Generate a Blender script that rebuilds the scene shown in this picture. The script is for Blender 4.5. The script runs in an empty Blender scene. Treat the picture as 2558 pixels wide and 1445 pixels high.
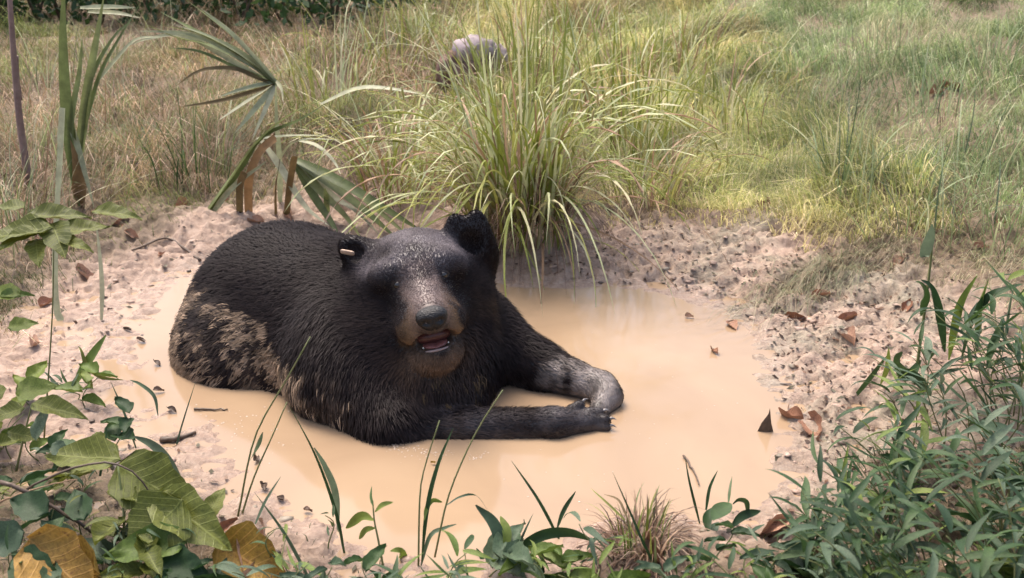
import bpy, math, random
import numpy as np
from mathutils import Vector, Matrix

rng = np.random.default_rng(7)
random.seed(7)
R = math.radians
scene = bpy.context.scene
COL = scene.collection

# ------------------------------------------------------------------ camera
CAM_H, PITCH, FPX, PW, PH = 1.16, R(20.5), 2600.0, 2558.0, 1445.0
cam_data = bpy.data.cameras.new("camera")
cam = bpy.data.objects.new("camera", cam_data)
COL.objects.link(cam)
cam.location = (0, 0, CAM_H)
cam.rotation_euler = (math.pi / 2 - PITCH, 0, 0)
cam_data.sensor_width = 36.0
cam_data.lens = 36.0 * FPX / PW
cam_data.clip_start = 0.05
cam_data.clip_end = 400.0
cam_data.dof.use_dof = True
cam_data.dof.focus_distance = 2.5
cam_data.dof.aperture_fstop = 7.0
scene.camera = cam

# ------------------------------------------------------------------ sky and sun (bright overcast)
SUN_EL, SUN_AZ = R(66), R(-35)          # azimuth clockwise from +Y: high, beyond the bear and to the left
world = bpy.data.worlds.new("World")
scene.world = world
world.use_nodes = True
wn = world.node_tree
for n in list(wn.nodes):
    wn.nodes.remove(n)
sky = wn.nodes.new("ShaderNodeTexSky")
sky.sky_type = 'NISHITA'
sky.sun_disc = False
sky.sun_elevation = SUN_EL
sky.sun_rotation = SUN_AZ
sky.air_density = 1.0
sky.dust_density = 6.0
sky.ozone_density = 0.3
bg = wn.nodes.new("ShaderNodeBackground")
bg.inputs[1].default_value = 0.15
wo = wn.nodes.new("ShaderNodeOutputWorld")
wn.links.new(sky.outputs[0], bg.inputs[0])
wn.links.new(bg.outputs[0], wo.inputs[0])

sun_data = bpy.data.lights.new("sun", 'SUN')
sun_data.energy = 1.5
sun_data.angle = R(24)
sun_data.color = (1.0, 0.93, 0.84)
sun = bpy.data.objects.new("sun", sun_data)
COL.objects.link(sun)
sdir = Vector((math.sin(SUN_AZ) * math.cos(SUN_EL), math.cos(SUN_AZ) * math.cos(SUN_EL), math.sin(SUN_EL)))
sun.rotation_euler = sdir.to_track_quat('Z', 'Y').to_euler()
sun.location = sdir * 30

scene.view_settings.view_transform = 'Standard'
scene.view_settings.look = 'None'
scene.view_settings.exposure = 1.3
scene.view_settings.gamma = 1.0
scene.cycles.use_denoising = True
scene.cycles.max_bounces = 6
scene.cycles.transparent_max_bounces = 6

# ------------------------------------------------------------------ pixel helpers
CP, SP = math.cos(PITCH), math.sin(PITCH)
def ray(u, v):
    a, b = (u - PW / 2) / FPX, (PH / 2 - v) / FPX
    return np.array([a, CP + SP * b, -SP + CP * b])
def atz(u, v, z=0.0):
    d = ray(u, v)
    return np.array([0, 0, CAM_H]) + d * ((z - CAM_H) / d[2])
def aty(u, v, y):
    d = ray(u, v)
    return np.array([0, 0, CAM_H]) + d * (y / d[1])
def mpp(y):                 # metres per photo pixel at depth y
    return y / CP / FPX

# ------------------------------------------------------------------ noise
def _hash(ix, iy, seed):
    h = (ix.astype(np.int64) * 374761393 + iy.astype(np.int64) * 668265263 + seed * 2147483647 + 1013904223) & 0xFFFFFFFF
    h = ((h ^ (h >> 13)) * 1274126177) & 0xFFFFFFFF
    return ((h ^ (h >> 16)) & 0xFFFFFF).astype(np.float64) / 0xFFFFFF
def noise2(x, y, seed=0):
    x, y = np.asarray(x, float), np.asarray(y, float)
    ix, iy = np.floor(x), np.floor(y)
    fx, fy = x - ix, y - iy
    fx, fy = fx * fx * fx * (fx * (6 * fx - 15) + 10), fy * fy * fy * (fy * (6 * fy - 15) + 10)
    a, b = _hash(ix, iy, seed), _hash(ix + 1, iy, seed)
    c, d = _hash(ix, iy + 1, seed), _hash(ix + 1, iy + 1, seed)
    return (a + (b - a) * fx) * (1 - fy) + (c + (d - c) * fx) * fy - 0.5
def sstep(a, b, x):
    t = np.clip((x - a) / (b - a), 0, 1)
    return t * t * (3 - 2 * t)

# ------------------------------------------------------------------ terrain height
SHORE_PX = [(1240, 688), (1100, 672), (800, 655), (520, 670), (420, 705), (330, 770), (300, 830), (255, 900), (215, 960),
            (225, 1010), (330, 1055), (440, 1085), (520, 1130), (570, 1180), (650, 1240), (780, 1290), (880, 1330),
            (960, 1385), (1100, 1412), (1300, 1418), (1420, 1395), (1500, 1330), (1650, 1298), (1760, 1302), (1890, 1288),
            (1960, 1225), (2010, 1185), (1960, 1165), (1905, 1150), (1985, 1120), (1950, 1050), (1930, 980), (1902, 900),
            (1885, 815), (1800, 772), (1720, 745), (1640, 722), (1450, 712), (1300, 706)]
SHORE = np.array([atz(u, v)[:2] for u, v in SHORE_PX])
def shore_dist(x, y):
    x, y = np.asarray(x, float), np.asarray(y, float)
    sh = x.shape
    x, y = x.ravel(), y.ravel()
    best = np.full(x.shape, 1e9)
    inside = np.zeros(x.shape, bool)
    n = len(SHORE)
    for i in range(n):
        ax, ay = SHORE[i]
        bx, by = SHORE[(i + 1) % n]
        dx, dy = bx - ax, by - ay
        t = np.clip(((x - ax) * dx + (y - ay) * dy) / (dx * dx + dy * dy), 0, 1)
        best = np.minimum(best, (x - ax - t * dx) ** 2 + (y - ay - t * dy) ** 2)
        cond = (ay > y) != (by > y)
        inside ^= cond & (x < (bx - ax) * (y - ay) / (by - ay + 1e-12) + ax)
    d = np.sqrt(best)
    return np.where(inside, -d, d).reshape(sh)
MOUNDS = []     # (x, y, radius, height) raised tussock bases
for (u, v, r, h) in [(1300, 585, .24, .10), (2110, 540, .17, .09), (1600, 420, .3, .08), (900, 470, .22, .04), (1610, 1345, .10, .05)]:
    p = atz(u, v, .04)
    MOUNDS.append((p[0], p[1], r, h))
def ground(x, y):
    x, y = np.asarray(x, float), np.asarray(y, float)
    d = shore_dist(x, y)
    left = sstep(-.45, -.8, x) * sstep(3.3, 2.9, y)
    d = d + .035 * noise2(x * 7, y * 7, 3) + .02 * noise2(x * 19, y * 19, 4)
    z = np.where(d < 0, -.15 * sstep(0, .32, -d) - .03 * np.clip(-d, 0, .2), .10 * np.clip(d, 0, .18) + .05 * np.clip(d - .18, 0, .5))
    z = z * (1 - .72 * left)
    z += .085 * (np.logaddexp(0, (y - 3.9) * 4) / 4) * sstep(16, 9, y) + np.where(y > 9, .085 * 6 * sstep(9, 16, y), 0)
    z += .16 * sstep(.95, 2.2, x) + .05 * sstep(-1.1, -2.2, x)
    z += np.clip(d, 0, 1) * .12 * noise2(x * 1.7, y * 1.7, 5) + np.clip(d * 2, 0, 1) * .05 * noise2(x * 4.1, y * 4.1, 6)
    for mx, my, r, h in MOUNDS:
        z += h * np.exp(-((x - mx) ** 2 + (y - my) ** 2) / (r * r))
    near = sstep(5.5, 4, y)
    amp = np.clip(.35 + d * 6, .12, 1) * near
    amp = np.maximum(amp * (1 - .35 * left), left * .55)
    n1 = noise2(x * 13 + .3 * noise2(x * 30, y * 30, 8), y * 15, 10)
    n2 = 1 - 2 * np.abs(noise2(x * 27, y * 31, 11)) * 2
    z += amp * (.036 * n1 + .015 * n2 + .018 * noise2(x * 42, y * 46, 12) + .007 * noise2(x * 95, y * 100, 13))
    return z
def gz(x, y):
    return float(ground(np.array([x]), np.array([y]))[0])
def gp(u, v):               # where the view ray through a photo pixel meets the ground
    d = ray(u, v)
    lo, t = 0.8, 0.8
    while t < 30:
        p = np.array([0, 0, CAM_H]) + d * t
        if p[2] < gz(p[0], p[1]):
            break
        lo = t
        t *= 1.03
    hi = t
    for _ in range(14):
        m = (lo + hi) / 2
        p = np.array([0, 0, CAM_H]) + d * m
        if p[2] < gz(p[0], p[1]):
            hi = m
        else:
            lo = m
    return p

# ------------------------------------------------------------------ object helpers
def tag(o, label=None, cat=None, group=None, kind=None):
    if label: o["label"] = label
    if cat: o["category"] = cat
    if group: o["group"] = group
    if kind: o["kind"] = kind
    return o
def link(o, parent=None):
    COL.objects.link(o)
    if parent is not None:
        o.parent = parent
    return o
def mesh_np(name, verts, faces, mat=None, smooth=True, colors=None):
    """verts (n,3); faces (m,3) or (m,4) array, or a list of mixed faces; colors (n,3)"""
    me = bpy.data.meshes.new(name)
    if isinstance(faces, np.ndarray):
        m, k = faces.shape
        me.vertices.add(len(verts))
        me.vertices.foreach_set("co", np.asarray(verts, np.float32).ravel())
        me.loops.add(m * k)
        me.loops.foreach_set("vertex_index", faces.astype(np.int32).ravel())
        me.polygons.add(m)
        me.polygons.foreach_set("loop_start", np.arange(0, m * k, k, dtype=np.int32))
        me.update(calc_edges=True)
    else:
        me.from_pydata([tuple(v) for v in verts], [], faces)
    if smooth:
        me.polygons.foreach_set("use_smooth", np.ones(len(me.polygons), bool))
    if colors is not None:
        at = me.color_attributes.new("tint", 'FLOAT_COLOR', 'POINT')
        c = np.ones((len(verts), 4), np.float32)
        c[:, :3] = colors
        at.data.foreach_set("color", c.ravel())
    if mat:
        me.materials.append(mat)
    me.update()
    return me
def obj(name, me, parent=None):
    return link(bpy.data.objects.new(name, me), parent)
def empty(name, loc):
    o = bpy.data.objects.new(name, None)
    o.empty_display_size = .05
    o.location = loc
    return link(o)

# ------------------------------------------------------------------ materials
class NT:
    def __init__(self, name):
        self.m = bpy.data.materials.new(name)
        self.m.use_nodes = True
        self.t = self.m.node_tree
        self.b = self.t.nodes["Principled BSDF"]
        self.out = self.t.nodes["Material Output"]
    def n(self, kind, **kw):
        nd = self.t.nodes.new("ShaderNode" + kind)
        for k, v in kw.items():
            if k.startswith("i_"):
                key = k[2:]
                nd.inputs[int(key) if key.isdigit() else key.replace("_", " ")].default_value = v
            else:
                setattr(nd, k, v)
        return nd
    def l(self, a, b):
        self.t.links.new(a, b)
    def noise(self, scale, detail=4, rough=.6, vec=None, dist=0):
        nd = self.n("TexNoise", i_Scale=scale, i_Detail=detail, i_Roughness=rough, i_Distortion=dist)
        if vec is not None: self.l(vec, nd.inputs["Vector"])
        return nd.outputs[0]
    def ramp(self, fac, stops):
        nd = self.n("ValToRGB")
        e = nd.color_ramp.elements
        while len(e) < len(stops): e.new(.5)
        for i, (p, c) in enumerate(stops):
            e[i].position = p
            e[i].color = (*c, 1) if len(c) == 3 else c
        self.l(fac, nd.inputs[0])
        return nd.outputs[0]
    def mix(self, fac, a, b, mode='MIX'):
        nd = self.n("Mix", data_type='RGBA', blend_type=mode)
        if isinstance(fac, (int, float)): nd.inputs[0].default_value = fac
        else: self.l(fac, nd.inputs[0])
        for s, x in ((6, a), (7, b)):
            if isinstance(x, tuple): nd.inputs[s].default_value = (*x, 1)
            else: self.l(x, nd.inputs[s])
        return nd.outputs[2]
    def bump(self, h, strength=.5, dist=.01):
        nd = self.n("Bump", i_Strength=strength, i_Distance=dist)
        self.l(h, nd.inputs["Height"])
        self.l(nd.outputs[0], self.b.inputs["Normal"])
        return nd
    def set(self, **kw):
        for k, v in kw.items():
            self.b.inputs[k.replace("_", " ")].default_value = v
def mat_ground():
    t = NT("mud_and_soil")
    g = t.n("NewGeometry").outputs["Position"]
    a = t.noise(3.5, 6, .65, g)
    b = t.noise(38, 5, .7, g)
    mud = t.ramp(b, [(.25, (.14, .092, .068)), (.40, (.29, .198, .148)), (.58, (.39, .28, .212)), (.85, (.46, .35, .275))])
    grey = t.ramp(b, [(.3, (.06, .045, .032)), (.44, (.20, .163, .115)), (.6, (.29, .245, .18)), (.8, (.38, .335, .255))])
    at = t.n("VertexColor", layer_name="tint")
    sep = t.n("SeparateColor")
    t.l(at.outputs[0], sep.inputs[0])
    c = t.mix(t.ramp(a, [(.42, (0, 0, 0)), (.62, (1, 1, 1))]), mud, grey)
    c = t.mix(sep.outputs[1], mud, c)          # green channel: greyer silt on the right bank
    soil = t.ramp(t.noise(60, 4, .7, g), [(.3, (.055, .04, .025)), (.5, (.15, .105, .06)), (.75, (.27, .20, .12))])
    c = t.mix(sep.outputs[0], c, soil)         # red channel: soil and thatch under the grass
    t.l(c, t.b.inputs["Base Color"])
    rough = t.n("MapRange", i_1=0.0, i_2=1.0, i_3=.75, i_4=.2)
    t.l(sep.outputs[2], rough.inputs[0])       # blue channel: wetness near the water
    t.l(rough.outputs[0], t.b.inputs["Roughness"])
    t.bump(t.noise(110, 6, .75, g), .9, .008)
    return t.m
def mat_water():
    t = NT("muddy_water")
    g = t.n("NewGeometry").outputs["Position"]
    c = t.ramp(t.noise(2.2, 4, .55, g, .6), [(.35, (.265, .182, .115)), (.65, (.31, .218, .138))])
    s = t.noise(180, 2, .5, g)
    c = t.mix(t.ramp(s, [(.74, (0, 0, 0)), (.78, (.5, .5, .5))]), c, (.42, .33, .25))
    t.l(c, t.b.inputs["Base Color"])
    t.set(Roughness=.085, IOR=1.33)
    t.bump(t.noise(7, 2, .4, g), .12, .01)
    return t.m
def mat_tint(name, rough=.5, spec=.4, trans=0.0, noise_amt=.25, sat=None):
    """colour from the per-vertex tint, broken by noise"""
    t = NT(name)
    at = t.n("VertexColor", layer_name="tint").outputs[0]
    g = t.n("NewGeometry").outputs["Position"]
    nz = t.ramp(t.noise(45, 3, .6, g), [(.25, (1 - noise_amt,) * 3), (.75, (1 + noise_amt,) * 3)])
    c = t.mix(1.0, at, nz, 'MULTIPLY')
    t.l(c, t.b.inputs["Base Color"])
    t.set(Roughness=rough, Specular_IOR_Level=spec)
    if trans:
        tr = t.n("BsdfTranslucent")
        t.l(c, tr.inputs[0])
        mx = t.n("MixShader", i_0=trans)
        t.l(t.b.outputs[0], mx.inputs[1])
        t.l(tr.outputs[0], mx.inputs[2])
        t.l(mx.outputs[0], t.out.inputs[0])
    return t.m
def mat_leaf(name, c1, c2, c3, rough=.5, trans=.3, spots=None, spec=.35, veins=False):
    """leaf: per-object random tone between c1..c2..c3, along-blade noise, light shining through"""
    t = NT(name)
    rnd = t.n("ObjectInfo").outputs["Random"]
    tc = t.n("TexCoord").outputs["Object"]
    base = t.ramp(rnd, [(0, c1), (.5, c2), (1, c3)])
    nz = t.noise(25, 4, .65, tc)
    c = t.mix(1.0, base, t.ramp(nz, [(.25, (.62, .62, .62)), (.75, (1.35, 1.35, 1.3))]), 'MULTIPLY')
    if spots:
        c = t.mix(t.ramp(t.noise(14, 4, .7, tc), [(.56, (0, 0, 0)), (.68, (1, 1, 1))]), c, spots)
    hgt = t.noise(80, 3, .6, tc)
    if veins:           # midrib and side veins: paler, slightly raised
        sx = t.n("SeparateXYZ")
        t.l(tc, sx.inputs[0])
        ay = t.n("Math", operation='ABSOLUTE'); t.l(sx.outputs[1], ay.inputs[0])
        sl = t.n("Math", operation='MULTIPLY_ADD', i_1=-.75); t.l(ay.outputs[0], sl.inputs[0]); t.l(sx.outputs[0], sl.inputs[2])
        fr = t.n("Math", operation='PINGPONG', i_1=.05); t.l(sl.outputs[0], fr.inputs[0])
        lat = t.n("MapRange", i_1=.0, i_2=.010, i_3=1.0, i_4=0.0); t.l(fr.outputs[0], lat.inputs[0])
        mid = t.n("MapRange", i_1=.004, i_2=.016, i_3=1.0, i_4=0.0); t.l(ay.outputs[0], mid.inputs[0])
        vn = t.n("Math", operation='MAXIMUM'); t.l(lat.outputs[0], vn.inputs[0]); t.l(mid.outputs[0], vn.inputs[1])
        vs = t.n("Math", operation='MULTIPLY', i_1=.55); t.l(vn.outputs[0], vs.inputs[0])
        c = t.mix(vs.outputs[0], c, tuple(min(1, 1.7 * a + .02) for a in c3))
        ha = t.n("Math", operation='ADD'); t.l(hgt, ha.inputs[0]); t.l(vn.outputs[0], ha.inputs[1])
        hgt = ha.outputs[0]
    t.l(c, t.b.inputs["Base Color"])
    t.set(Roughness=rough, Specular_IOR_Level=spec)
    t.bump(hgt, .3, .003)
    tr = t.n("BsdfTranslucent")
    t.l(c, tr.inputs[0])
    mx = t.n("MixShader", i_0=trans)
    t.l(t.b.outputs[0], mx.inputs[1])
    t.l(tr.outputs[0], mx.inputs[2])
    t.l(mx.outputs[0], t.out.inputs[0])
    return t.m
def mat_plain(name, c1, c2, scale=20, rough=.6, spec=.4, bump=.3, bscale=80, coat=0):
    t = NT(name)
    tc = t.n("TexCoord").outputs["Object"]
    t.l(t.ramp(t.noise(scale, 5, .65, tc), [(.3, c1), (.7, c2)]), t.b.inputs["Base Color"])
    t.set(Roughness=rough, Specular_IOR_Level=spec, Coat_Weight=coat)
    t.bump(t.noise(bscale, 4, .6, tc), bump, .004)
    return t.m

M = dict(
    ground=mat_ground(), water=mat_water(),
    fur=mat_tint("bear_fur", .6, .09, 0, .25),
    skin=mat_tint("bear_hide", .5, .35, 0, .3),
    grass=mat_tint("field_grass", .55, .25, .45, .25),
    nose=mat_plain("wet_nose", (.004, .0035, .004), (.010, .008, .009), 60, .38, .4, .8, 220),
    eye=mat_plain("eye_gloss", (.01, .007, .005), (.02, .012, .008), 10, .06, .7, 0),
    tongue=mat_plain("tongue_pink", (.20, .07, .06), (.28, .11, .10), 60, .3, .5, .4, 200),
    tooth=mat_plain("tooth_ivory", (.62, .56, .46), (.75, .70, .62), 60, .3),
    mouth=mat_plain("mouth_lining", (.05, .016, .016), (.09, .03, .028), 60, .35),
    claw=mat_plain("claw_horn", (.10, .09, .09), (.26, .24, .23), 60, .3, .6),
    tagm=mat_plain("ear_tag_plastic", (.30, .20, .14), (.38, .27, .20), 30, .4),
    sedge=mat_leaf("sedge_leaf", (.15, .18, .03), (.23, .26, .055), (.33, .32, .10)),
    sedge_pale=mat_leaf("sedge_pale_leaf", (.36, .40, .20), (.46, .48, .28), (.55, .50, .32)),
    sedge_dead=mat_leaf("sedge_dead_leaf", (.20, .12, .07), (.33, .21, .13), (.45, .31, .22), .7, .2),
    reed=mat_leaf("reed_leaf", (.10, .13, .045), (.15, .18, .07), (.21, .23, .10)),
    reed_pale=mat_leaf("reed_pale_leaf", (.26, .28, .17), (.33, .34, .22), (.38, .37, .26)),
    reed_brown=mat_leaf("reed_brown_leaf", (.11, .08, .035), (.17, .11, .05), (.26, .15, .07), .7, .15),
    blue_grass=mat_leaf("bluish_grass_leaf", (.042, .074, .042), (.07, .11, .062), (.12, .16, .10)),
    meadow=mat_leaf("meadow_grass_leaf", (.15, .21, .09), (.22, .28, .13), (.33, .37, .22)),
    herb=mat_leaf("herb_leaf", (.017, .042, .014), (.030, .066, .021), (.052, .095, .026)),
    herb_lime=mat_leaf("herb_lime_leaf", (.075, .12, .02), (.11, .16, .028), (.15, .19, .035)),
    olive=mat_leaf("broad_olive_leaf", (.070, .084, .012), (.098, .112, .018), (.125, .14, .026), veins=True),
    yellow=mat_leaf("yellowed_leaf", (.26, .16, .03), (.32, .20, .04), (.28, .15, .035), .6, .25, (.17, .08, .025), veins=True),
    dead=mat_leaf("dead_brown_leaf", (.20, .09, .05), (.32, .17, .11), (.40, .26, .19), .65, .12, (.16, .08, .05)),
    stem=mat_plain("herb_stem", (.10, .13, .04), (.18, .17, .07), 30, .6),
    purple=mat_plain("purple_stem", (.16, .10, .09), (.26, .18, .16), 30, .6),
    twig=mat_plain("wet_twig", (.05, .032, .022), (.12, .08, .055), 60, .5),
    stone=mat_plain("pinkish_stone", (.22, .17, .17), (.42, .35, .36), 14, .8, .3, .6, 40),
    bark=mat_plain("old_bark", (.12, .07, .055), (.24, .15, .13), 18, .85, .2, .8, 50),
    foam=mat_plain("scum_bubbles", (.33, .24, .17), (.40, .31, .24), 80, .2, .5),
)

# ================================================================== STRUCTURE: ground and water
def axis(lo, hi, fine_lo, fine_hi, step, grow=1.16):
    a = list(np.arange(fine_lo, fine_hi, step))
    s, x = step, a[-1]
    while x < hi:
        s *= grow; x += s; a.append(x)
    s, x = step, a[0]
    pre = []
    while x > lo:
        s *= grow; x -= s; pre.append(x)
    return np.array(pre[::-1] + a)
gxs = axis(-90, 90, -1.75, 1.75, .0095)
gys = axis(-30, 150, 1.25, 4.2, .0095)
GX, GY = np.meshgrid(gxs, gys)
GZ = ground(GX, GY)
nx_, ny_ = len(gxs), len(gys)
idx = np.arange(nx_ * ny_).reshape(ny_, nx_)
gf = np.stack([idx[:-1, :-1], idx[:-1, 1:], idx[1:, 1:], idx[1:, :-1]], -1).reshape(-1, 4)
GD = shore_dist(GX, GY)
def grass_amount(x, y):
    d = shore_dist(x, y) + .12 * noise2(x * 2.3, y * 2.3, 21) + .06 * noise2(x * 6, y * 6, 22)
    side = np.where(x > .25, .60, .55) - .25 * sstep(-1.0, -1.3, x) - .15 * sstep(.3, -.1, np.abs(x - .3))
    side = np.where(y < 2.0, .12, side)
    return sstep(side - .12, side + .2, d)
gcol = np.zeros((nx_ * ny_, 3), np.float32)
gcol[:, 0] = grass_amount(GX, GY).ravel()
gcol[:, 1] = (sstep(.2, .8, GX + .15 * noise2(GX * 3, GY * 3, 30))).ravel()
gcol[:, 2] = (sstep(.22, .0, GD) * sstep(.035, .0, GZ)).ravel()
me = mesh_np("ground", np.stack([GX, GY, GZ], -1).reshape(-1, 3), gf, M["ground"], True, gcol)
import bisect
_gxl, _gyl = list(map(float, gxs)), list(map(float, gys))
def gz(x, y):               # fast height look-up on the built mesh
    x, y = float(x), float(y)
    i = min(max(bisect.bisect_right(_gxl, x) - 1, 0), nx_ - 2); j = min(max(bisect.bisect_right(_gyl, y) - 1, 0), ny_ - 2)
    a = (x - _gxl[i]) / (_gxl[i + 1] - _gxl[i]); b = (y - _gyl[j]) / (_gyl[j + 1] - _gyl[j])
    return float((GZ[j, i] * (1 - a) + GZ[j, i + 1] * a) * (1 - b) + (GZ[j + 1, i] * (1 - a) + GZ[j + 1, i + 1] * a) * b)
tag(obj("ground", me), "muddy bank and grassy ground around the puddle", "ground", kind="structure")

wx = np.linspace(-1.5, 1.5, 61); wy = np.linspace(1.2, 3.6, 49)
WX, WY = np.meshgrid(wx, wy)
widx = np.arange(WX.size).reshape(WX.shape)
wf = np.stack([widx[:-1, :-1], widx[:-1, 1:], widx[1:, 1:], widx[1:, :-1]], -1).reshape(-1, 4)
me = mesh_np("water", np.stack([WX, WY, np.zeros_like(WX)], -1).reshape(-1, 3), wf, M["water"])
tag(obj("water", me), "opaque tan muddy puddle water", "water", kind="structure")


# ================================================================== BEAR
BD = np.array([.77, -.64, 0.0]); BD /= np.linalg.norm(BD)       # rump -> chest
BN = np.array([-.64, -.77, 0.0]); BN /= np.linalg.norm(BN)      # toward the near flank
B0 = np.array([-.68, 2.78, 0.0])
def bp(a, b, z): return B0 + a * BD + b * BN + np.array([0, 0, z])
NOSE = np.array([-.178, 2.15, .287]); HC = np.array([-.222, 2.38, .25])
hf = NOSE - HC; hf /= np.linalg.norm(hf)
r0 = np.cross([0, 0, 1.0], hf); r0 /= np.linalg.norm(r0)
u0 = np.cross(hf, r0)
roll = R(9)
hr = math.cos(roll) * r0 + math.sin(roll) * u0
hu = -math.sin(roll) * r0 + math.cos(roll) * u0
def hp(r, f, u): return HC + r * hr + f * hf + u * hu
HEADM = np.stack([hr, hf, hu])
BODYM = np.stack([BD, BN, np.array([0, 0, 1.0])])
prims = []
def ell(c, rad, mat=BODYM, k=.05, flow=None, L=.03, g='body'):
    prims.append(dict(t='e', c=np.array(c, float), r=np.array(rad, float), m=mat, k=k, flow=flow, L=L, g=g))
def cone(a, b, ra, rb, k=.04, flow=None, L=.03, g='body'):
    a, b = np.array(a, float), np.array(b, float)
    prims.append(dict(t='c', a=a, b=b, ra=ra, rb=rb, k=k, flow=(b - a) / np.linalg.norm(b - a) if flow is None else flow, L=L, g=g))
def pd(p, X):
    if p['t'] == 'e':
        q = (X - p['c']) @ p['m'].T
        k0 = np.sqrt(((q / p['r']) ** 2).sum(-1)); k1 = np.sqrt(((q / p['r'] ** 2) ** 2).sum(-1)) + 1e-9
        return k0 * (k0 - 1) / k1
    ba = p['b'] - p['a']
    h = np.clip(((X - p['a']) @ ba) / (ba @ ba), 0, 1)
    return np.linalg.norm(X - p['a'] - h[..., None] * ba, axis=-1) - (p['ra'] + (p['rb'] - p['ra']) * h)
back = -BD * .9 + np.array([0, 0, -.45])
ell(bp(.05, .0, .03), (.265, .28, .285), k=.08, flow=back, L=.030)                 # rump
ell(bp(.30, .02, .055), (.34, .245, .275), k=.08, flow=back, L=.030)                # barrel
ell(bp(.55, .0, .07), (.22, .26, .25), k=.08, flow=back, L=.032)                   # shoulders
ell(bp(.10, .23, .01), (.18, .12, .15), k=.06, flow=back + np.array([0, 0, -.4]), L=.034, g='thigh')
cone(bp(.42, .08, .13), bp(.50, .19, .08), .15, .125, k=.06, flow=np.array([.1, -.1, -1]), L=.034)     # near shoulder
SH1 = aty(858, 860, 2.36); EL1 = np.array([-.285, 2.185, .005])
cone(SH1, EL1, .112, .088, k=.06, flow=np.array([.25, -.2, -1]), L=.034)
ell((-.21, 2.31, .0), (.135, .12, .14), np.eye(3), k=.06, flow=np.array([0, -.2, -1]), L=.04, g='chest')
cone((-.25, 2.54, .12), HC - .10 * hf - .04 * hu, .18, .135, k=.02, flow=np.array([-.1, .3, -1]), L=.04, g='chest')   # neck
cone((-.2, 2.39, .11), (-.195, 2.30, .03), .12, .115, k=.025, flow=np.array([0, -.2, -1]), L=.045, g='chest')
# near forearm and paw
W1 = atz(1385, 1060, .018); P1 = atz(1475, 1050, .02)
cone(EL1 + [.03, -.01, -.016], W1, .056, .037, k=.035, L=.016, g='arm')
cone(W1, P1 - [0.008, 0, .006], .037, .026, k=.02, L=.010, g='paw')
def toe(a, b, ra=.016, rb=.0125): cone(a, b, ra, rb, k=.005, L=.006, g='paw')
TO1 = [(atz(1425, 1030, .035), atz(1448, 1013, .045)), (atz(1470, 1035, .03), atz(1496, 1032, .032)),
       (atz(1480, 1048, .02), atz(1512, 1050, .022)), (atz(1478, 1060, .01), atz(1512, 1066, .008))]
for a, b in TO1: toe(a, b)
# far arm
SH2 = aty(1190, 830, 2.50); EL2 = aty(1345, 918, 2.43); W2 = atz(1500, 968, .03); K2 = atz(1518, 990, .022); P2 = atz(1495, 1028, .008)
cone(bp(.60, -.06, .10), SH2, .17, .09, k=.06, flow=np.array([.5, .1, -.8]), L=.034)
cone(SH2, EL2, .095, .062, k=.05, flow=np.array([.7, -.2, -.6]), L=.03)
cone(EL2, W2, .060, .037, k=.035, L=.014, g='farm')
cone(W2, K2, .037, .033, k=.02, L=.008, g='farm')
cone(K2, P2, .034, .024, k=.02, L=.006, g='farm')
NB = len(prims)
# head
HFL = 'nose'
ell(hp(0, -.03, .04), (.142, .145, .122), HEADM, .05, HFL, .010, 'head')
for s in (-1, 1):
    ell(hp(s * .104, -.03, -.035), (.076, .095, .118), HEADM, .04, HFL, .022, 'head')
    ell(hp(s * .060, .066, .082), (.050, .048, .036), HEADM, .03, HFL, .008, 'head')
cone(hp(0, .05, .062), hp(0, .185, .002), .052, .040, .03, HFL, .004, 'muzzle')
cone(hp(0, .15, -.008), hp(0, .212, -.010), .042, .034, .02, HFL, .003, 'muzzle')
for s in (-1, 1):
    cone(hp(s * .030, .07, .035), hp(s * .033, .168, -.012), .043, .036, .022, HFL, .004, 'muzzle')
    cone(hp(s * .055, .06, -.035), hp(s * .044, .168, -.034), .045, .034, .022, HFL, .006, 'muzzle')
cone(hp(0, .02, -.09), hp(0, .150, -.106), .075, .042, .025, HFL, .012, 'jaw')
cone(hp(-.022, .14, -.106), hp(.022, .14, -.106), .04, .04, .015, np.array([0, -.2, -1.0]), .010, 'jaw')
# ears
eR = aty(1170, 600, 2.45); eRu = (aty(1172, 535, 2.45) - aty(1188, 650, 2.45)); eRu /= np.linalg.norm(eRu)
eRf = hf - (hf @ eRu) * eRu + .10 * hr; eRf -= (eRf @ eRu) * eRu; eRf /= np.linalg.norm(eRf); eRr = np.cross(eRf, eRu)
EARR = np.stack([eRr, eRf, eRu])
for s in (-1, 1):
    ell(eR + s * .026 * eRr + .004 * eRu, (.034, .022, .068), EARR, .026, eRu, .0055, 'ear')
ell(eR - .05 * eRu - .01 * eRr, (.058, .035, .058), EARR, .04, eRu, .010, 'ear')
eL = aty(893, 632, 2.42); eLu = np.array([-.80, .15, .55]); eLu /= np.linalg.norm(eLu)
eLf = hf - (hf @ eLu) * eLu; eLf /= np.linalg.norm(eLf); eLr = np.cross(eLf, eLu)
EARL = np.stack([eLr, eLf, eLu])
ell(eL, (.038, .024, .05), EARL, .025, eLu, .008, 'ear')
ell(eL - .045 * eLu, (.045, .03, .045), EARL, .04, eLu, .010, 'ear')
cuts = [dict(t='e', c=hp(0, .20, -.064), r=np.array([.052, .07, .027]), m=HEADM, k=.006),
        dict(t='e', c=eR + .034 * eRf - .0 * eRu, r=np.array([.034, .018, .040]), m=EARR, k=.008),
        dict(t='e', c=eL + .030 * eLf + .006 * eLu, r=np.array([.024, .016, .032]), m=EARL, k=.008)]
def smin(a, b, k):
    h = np.clip(.5 + .5 * (b - a) / k, 0, 1)
    return b + (a - b) * h - k * h * (1 - h)
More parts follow.
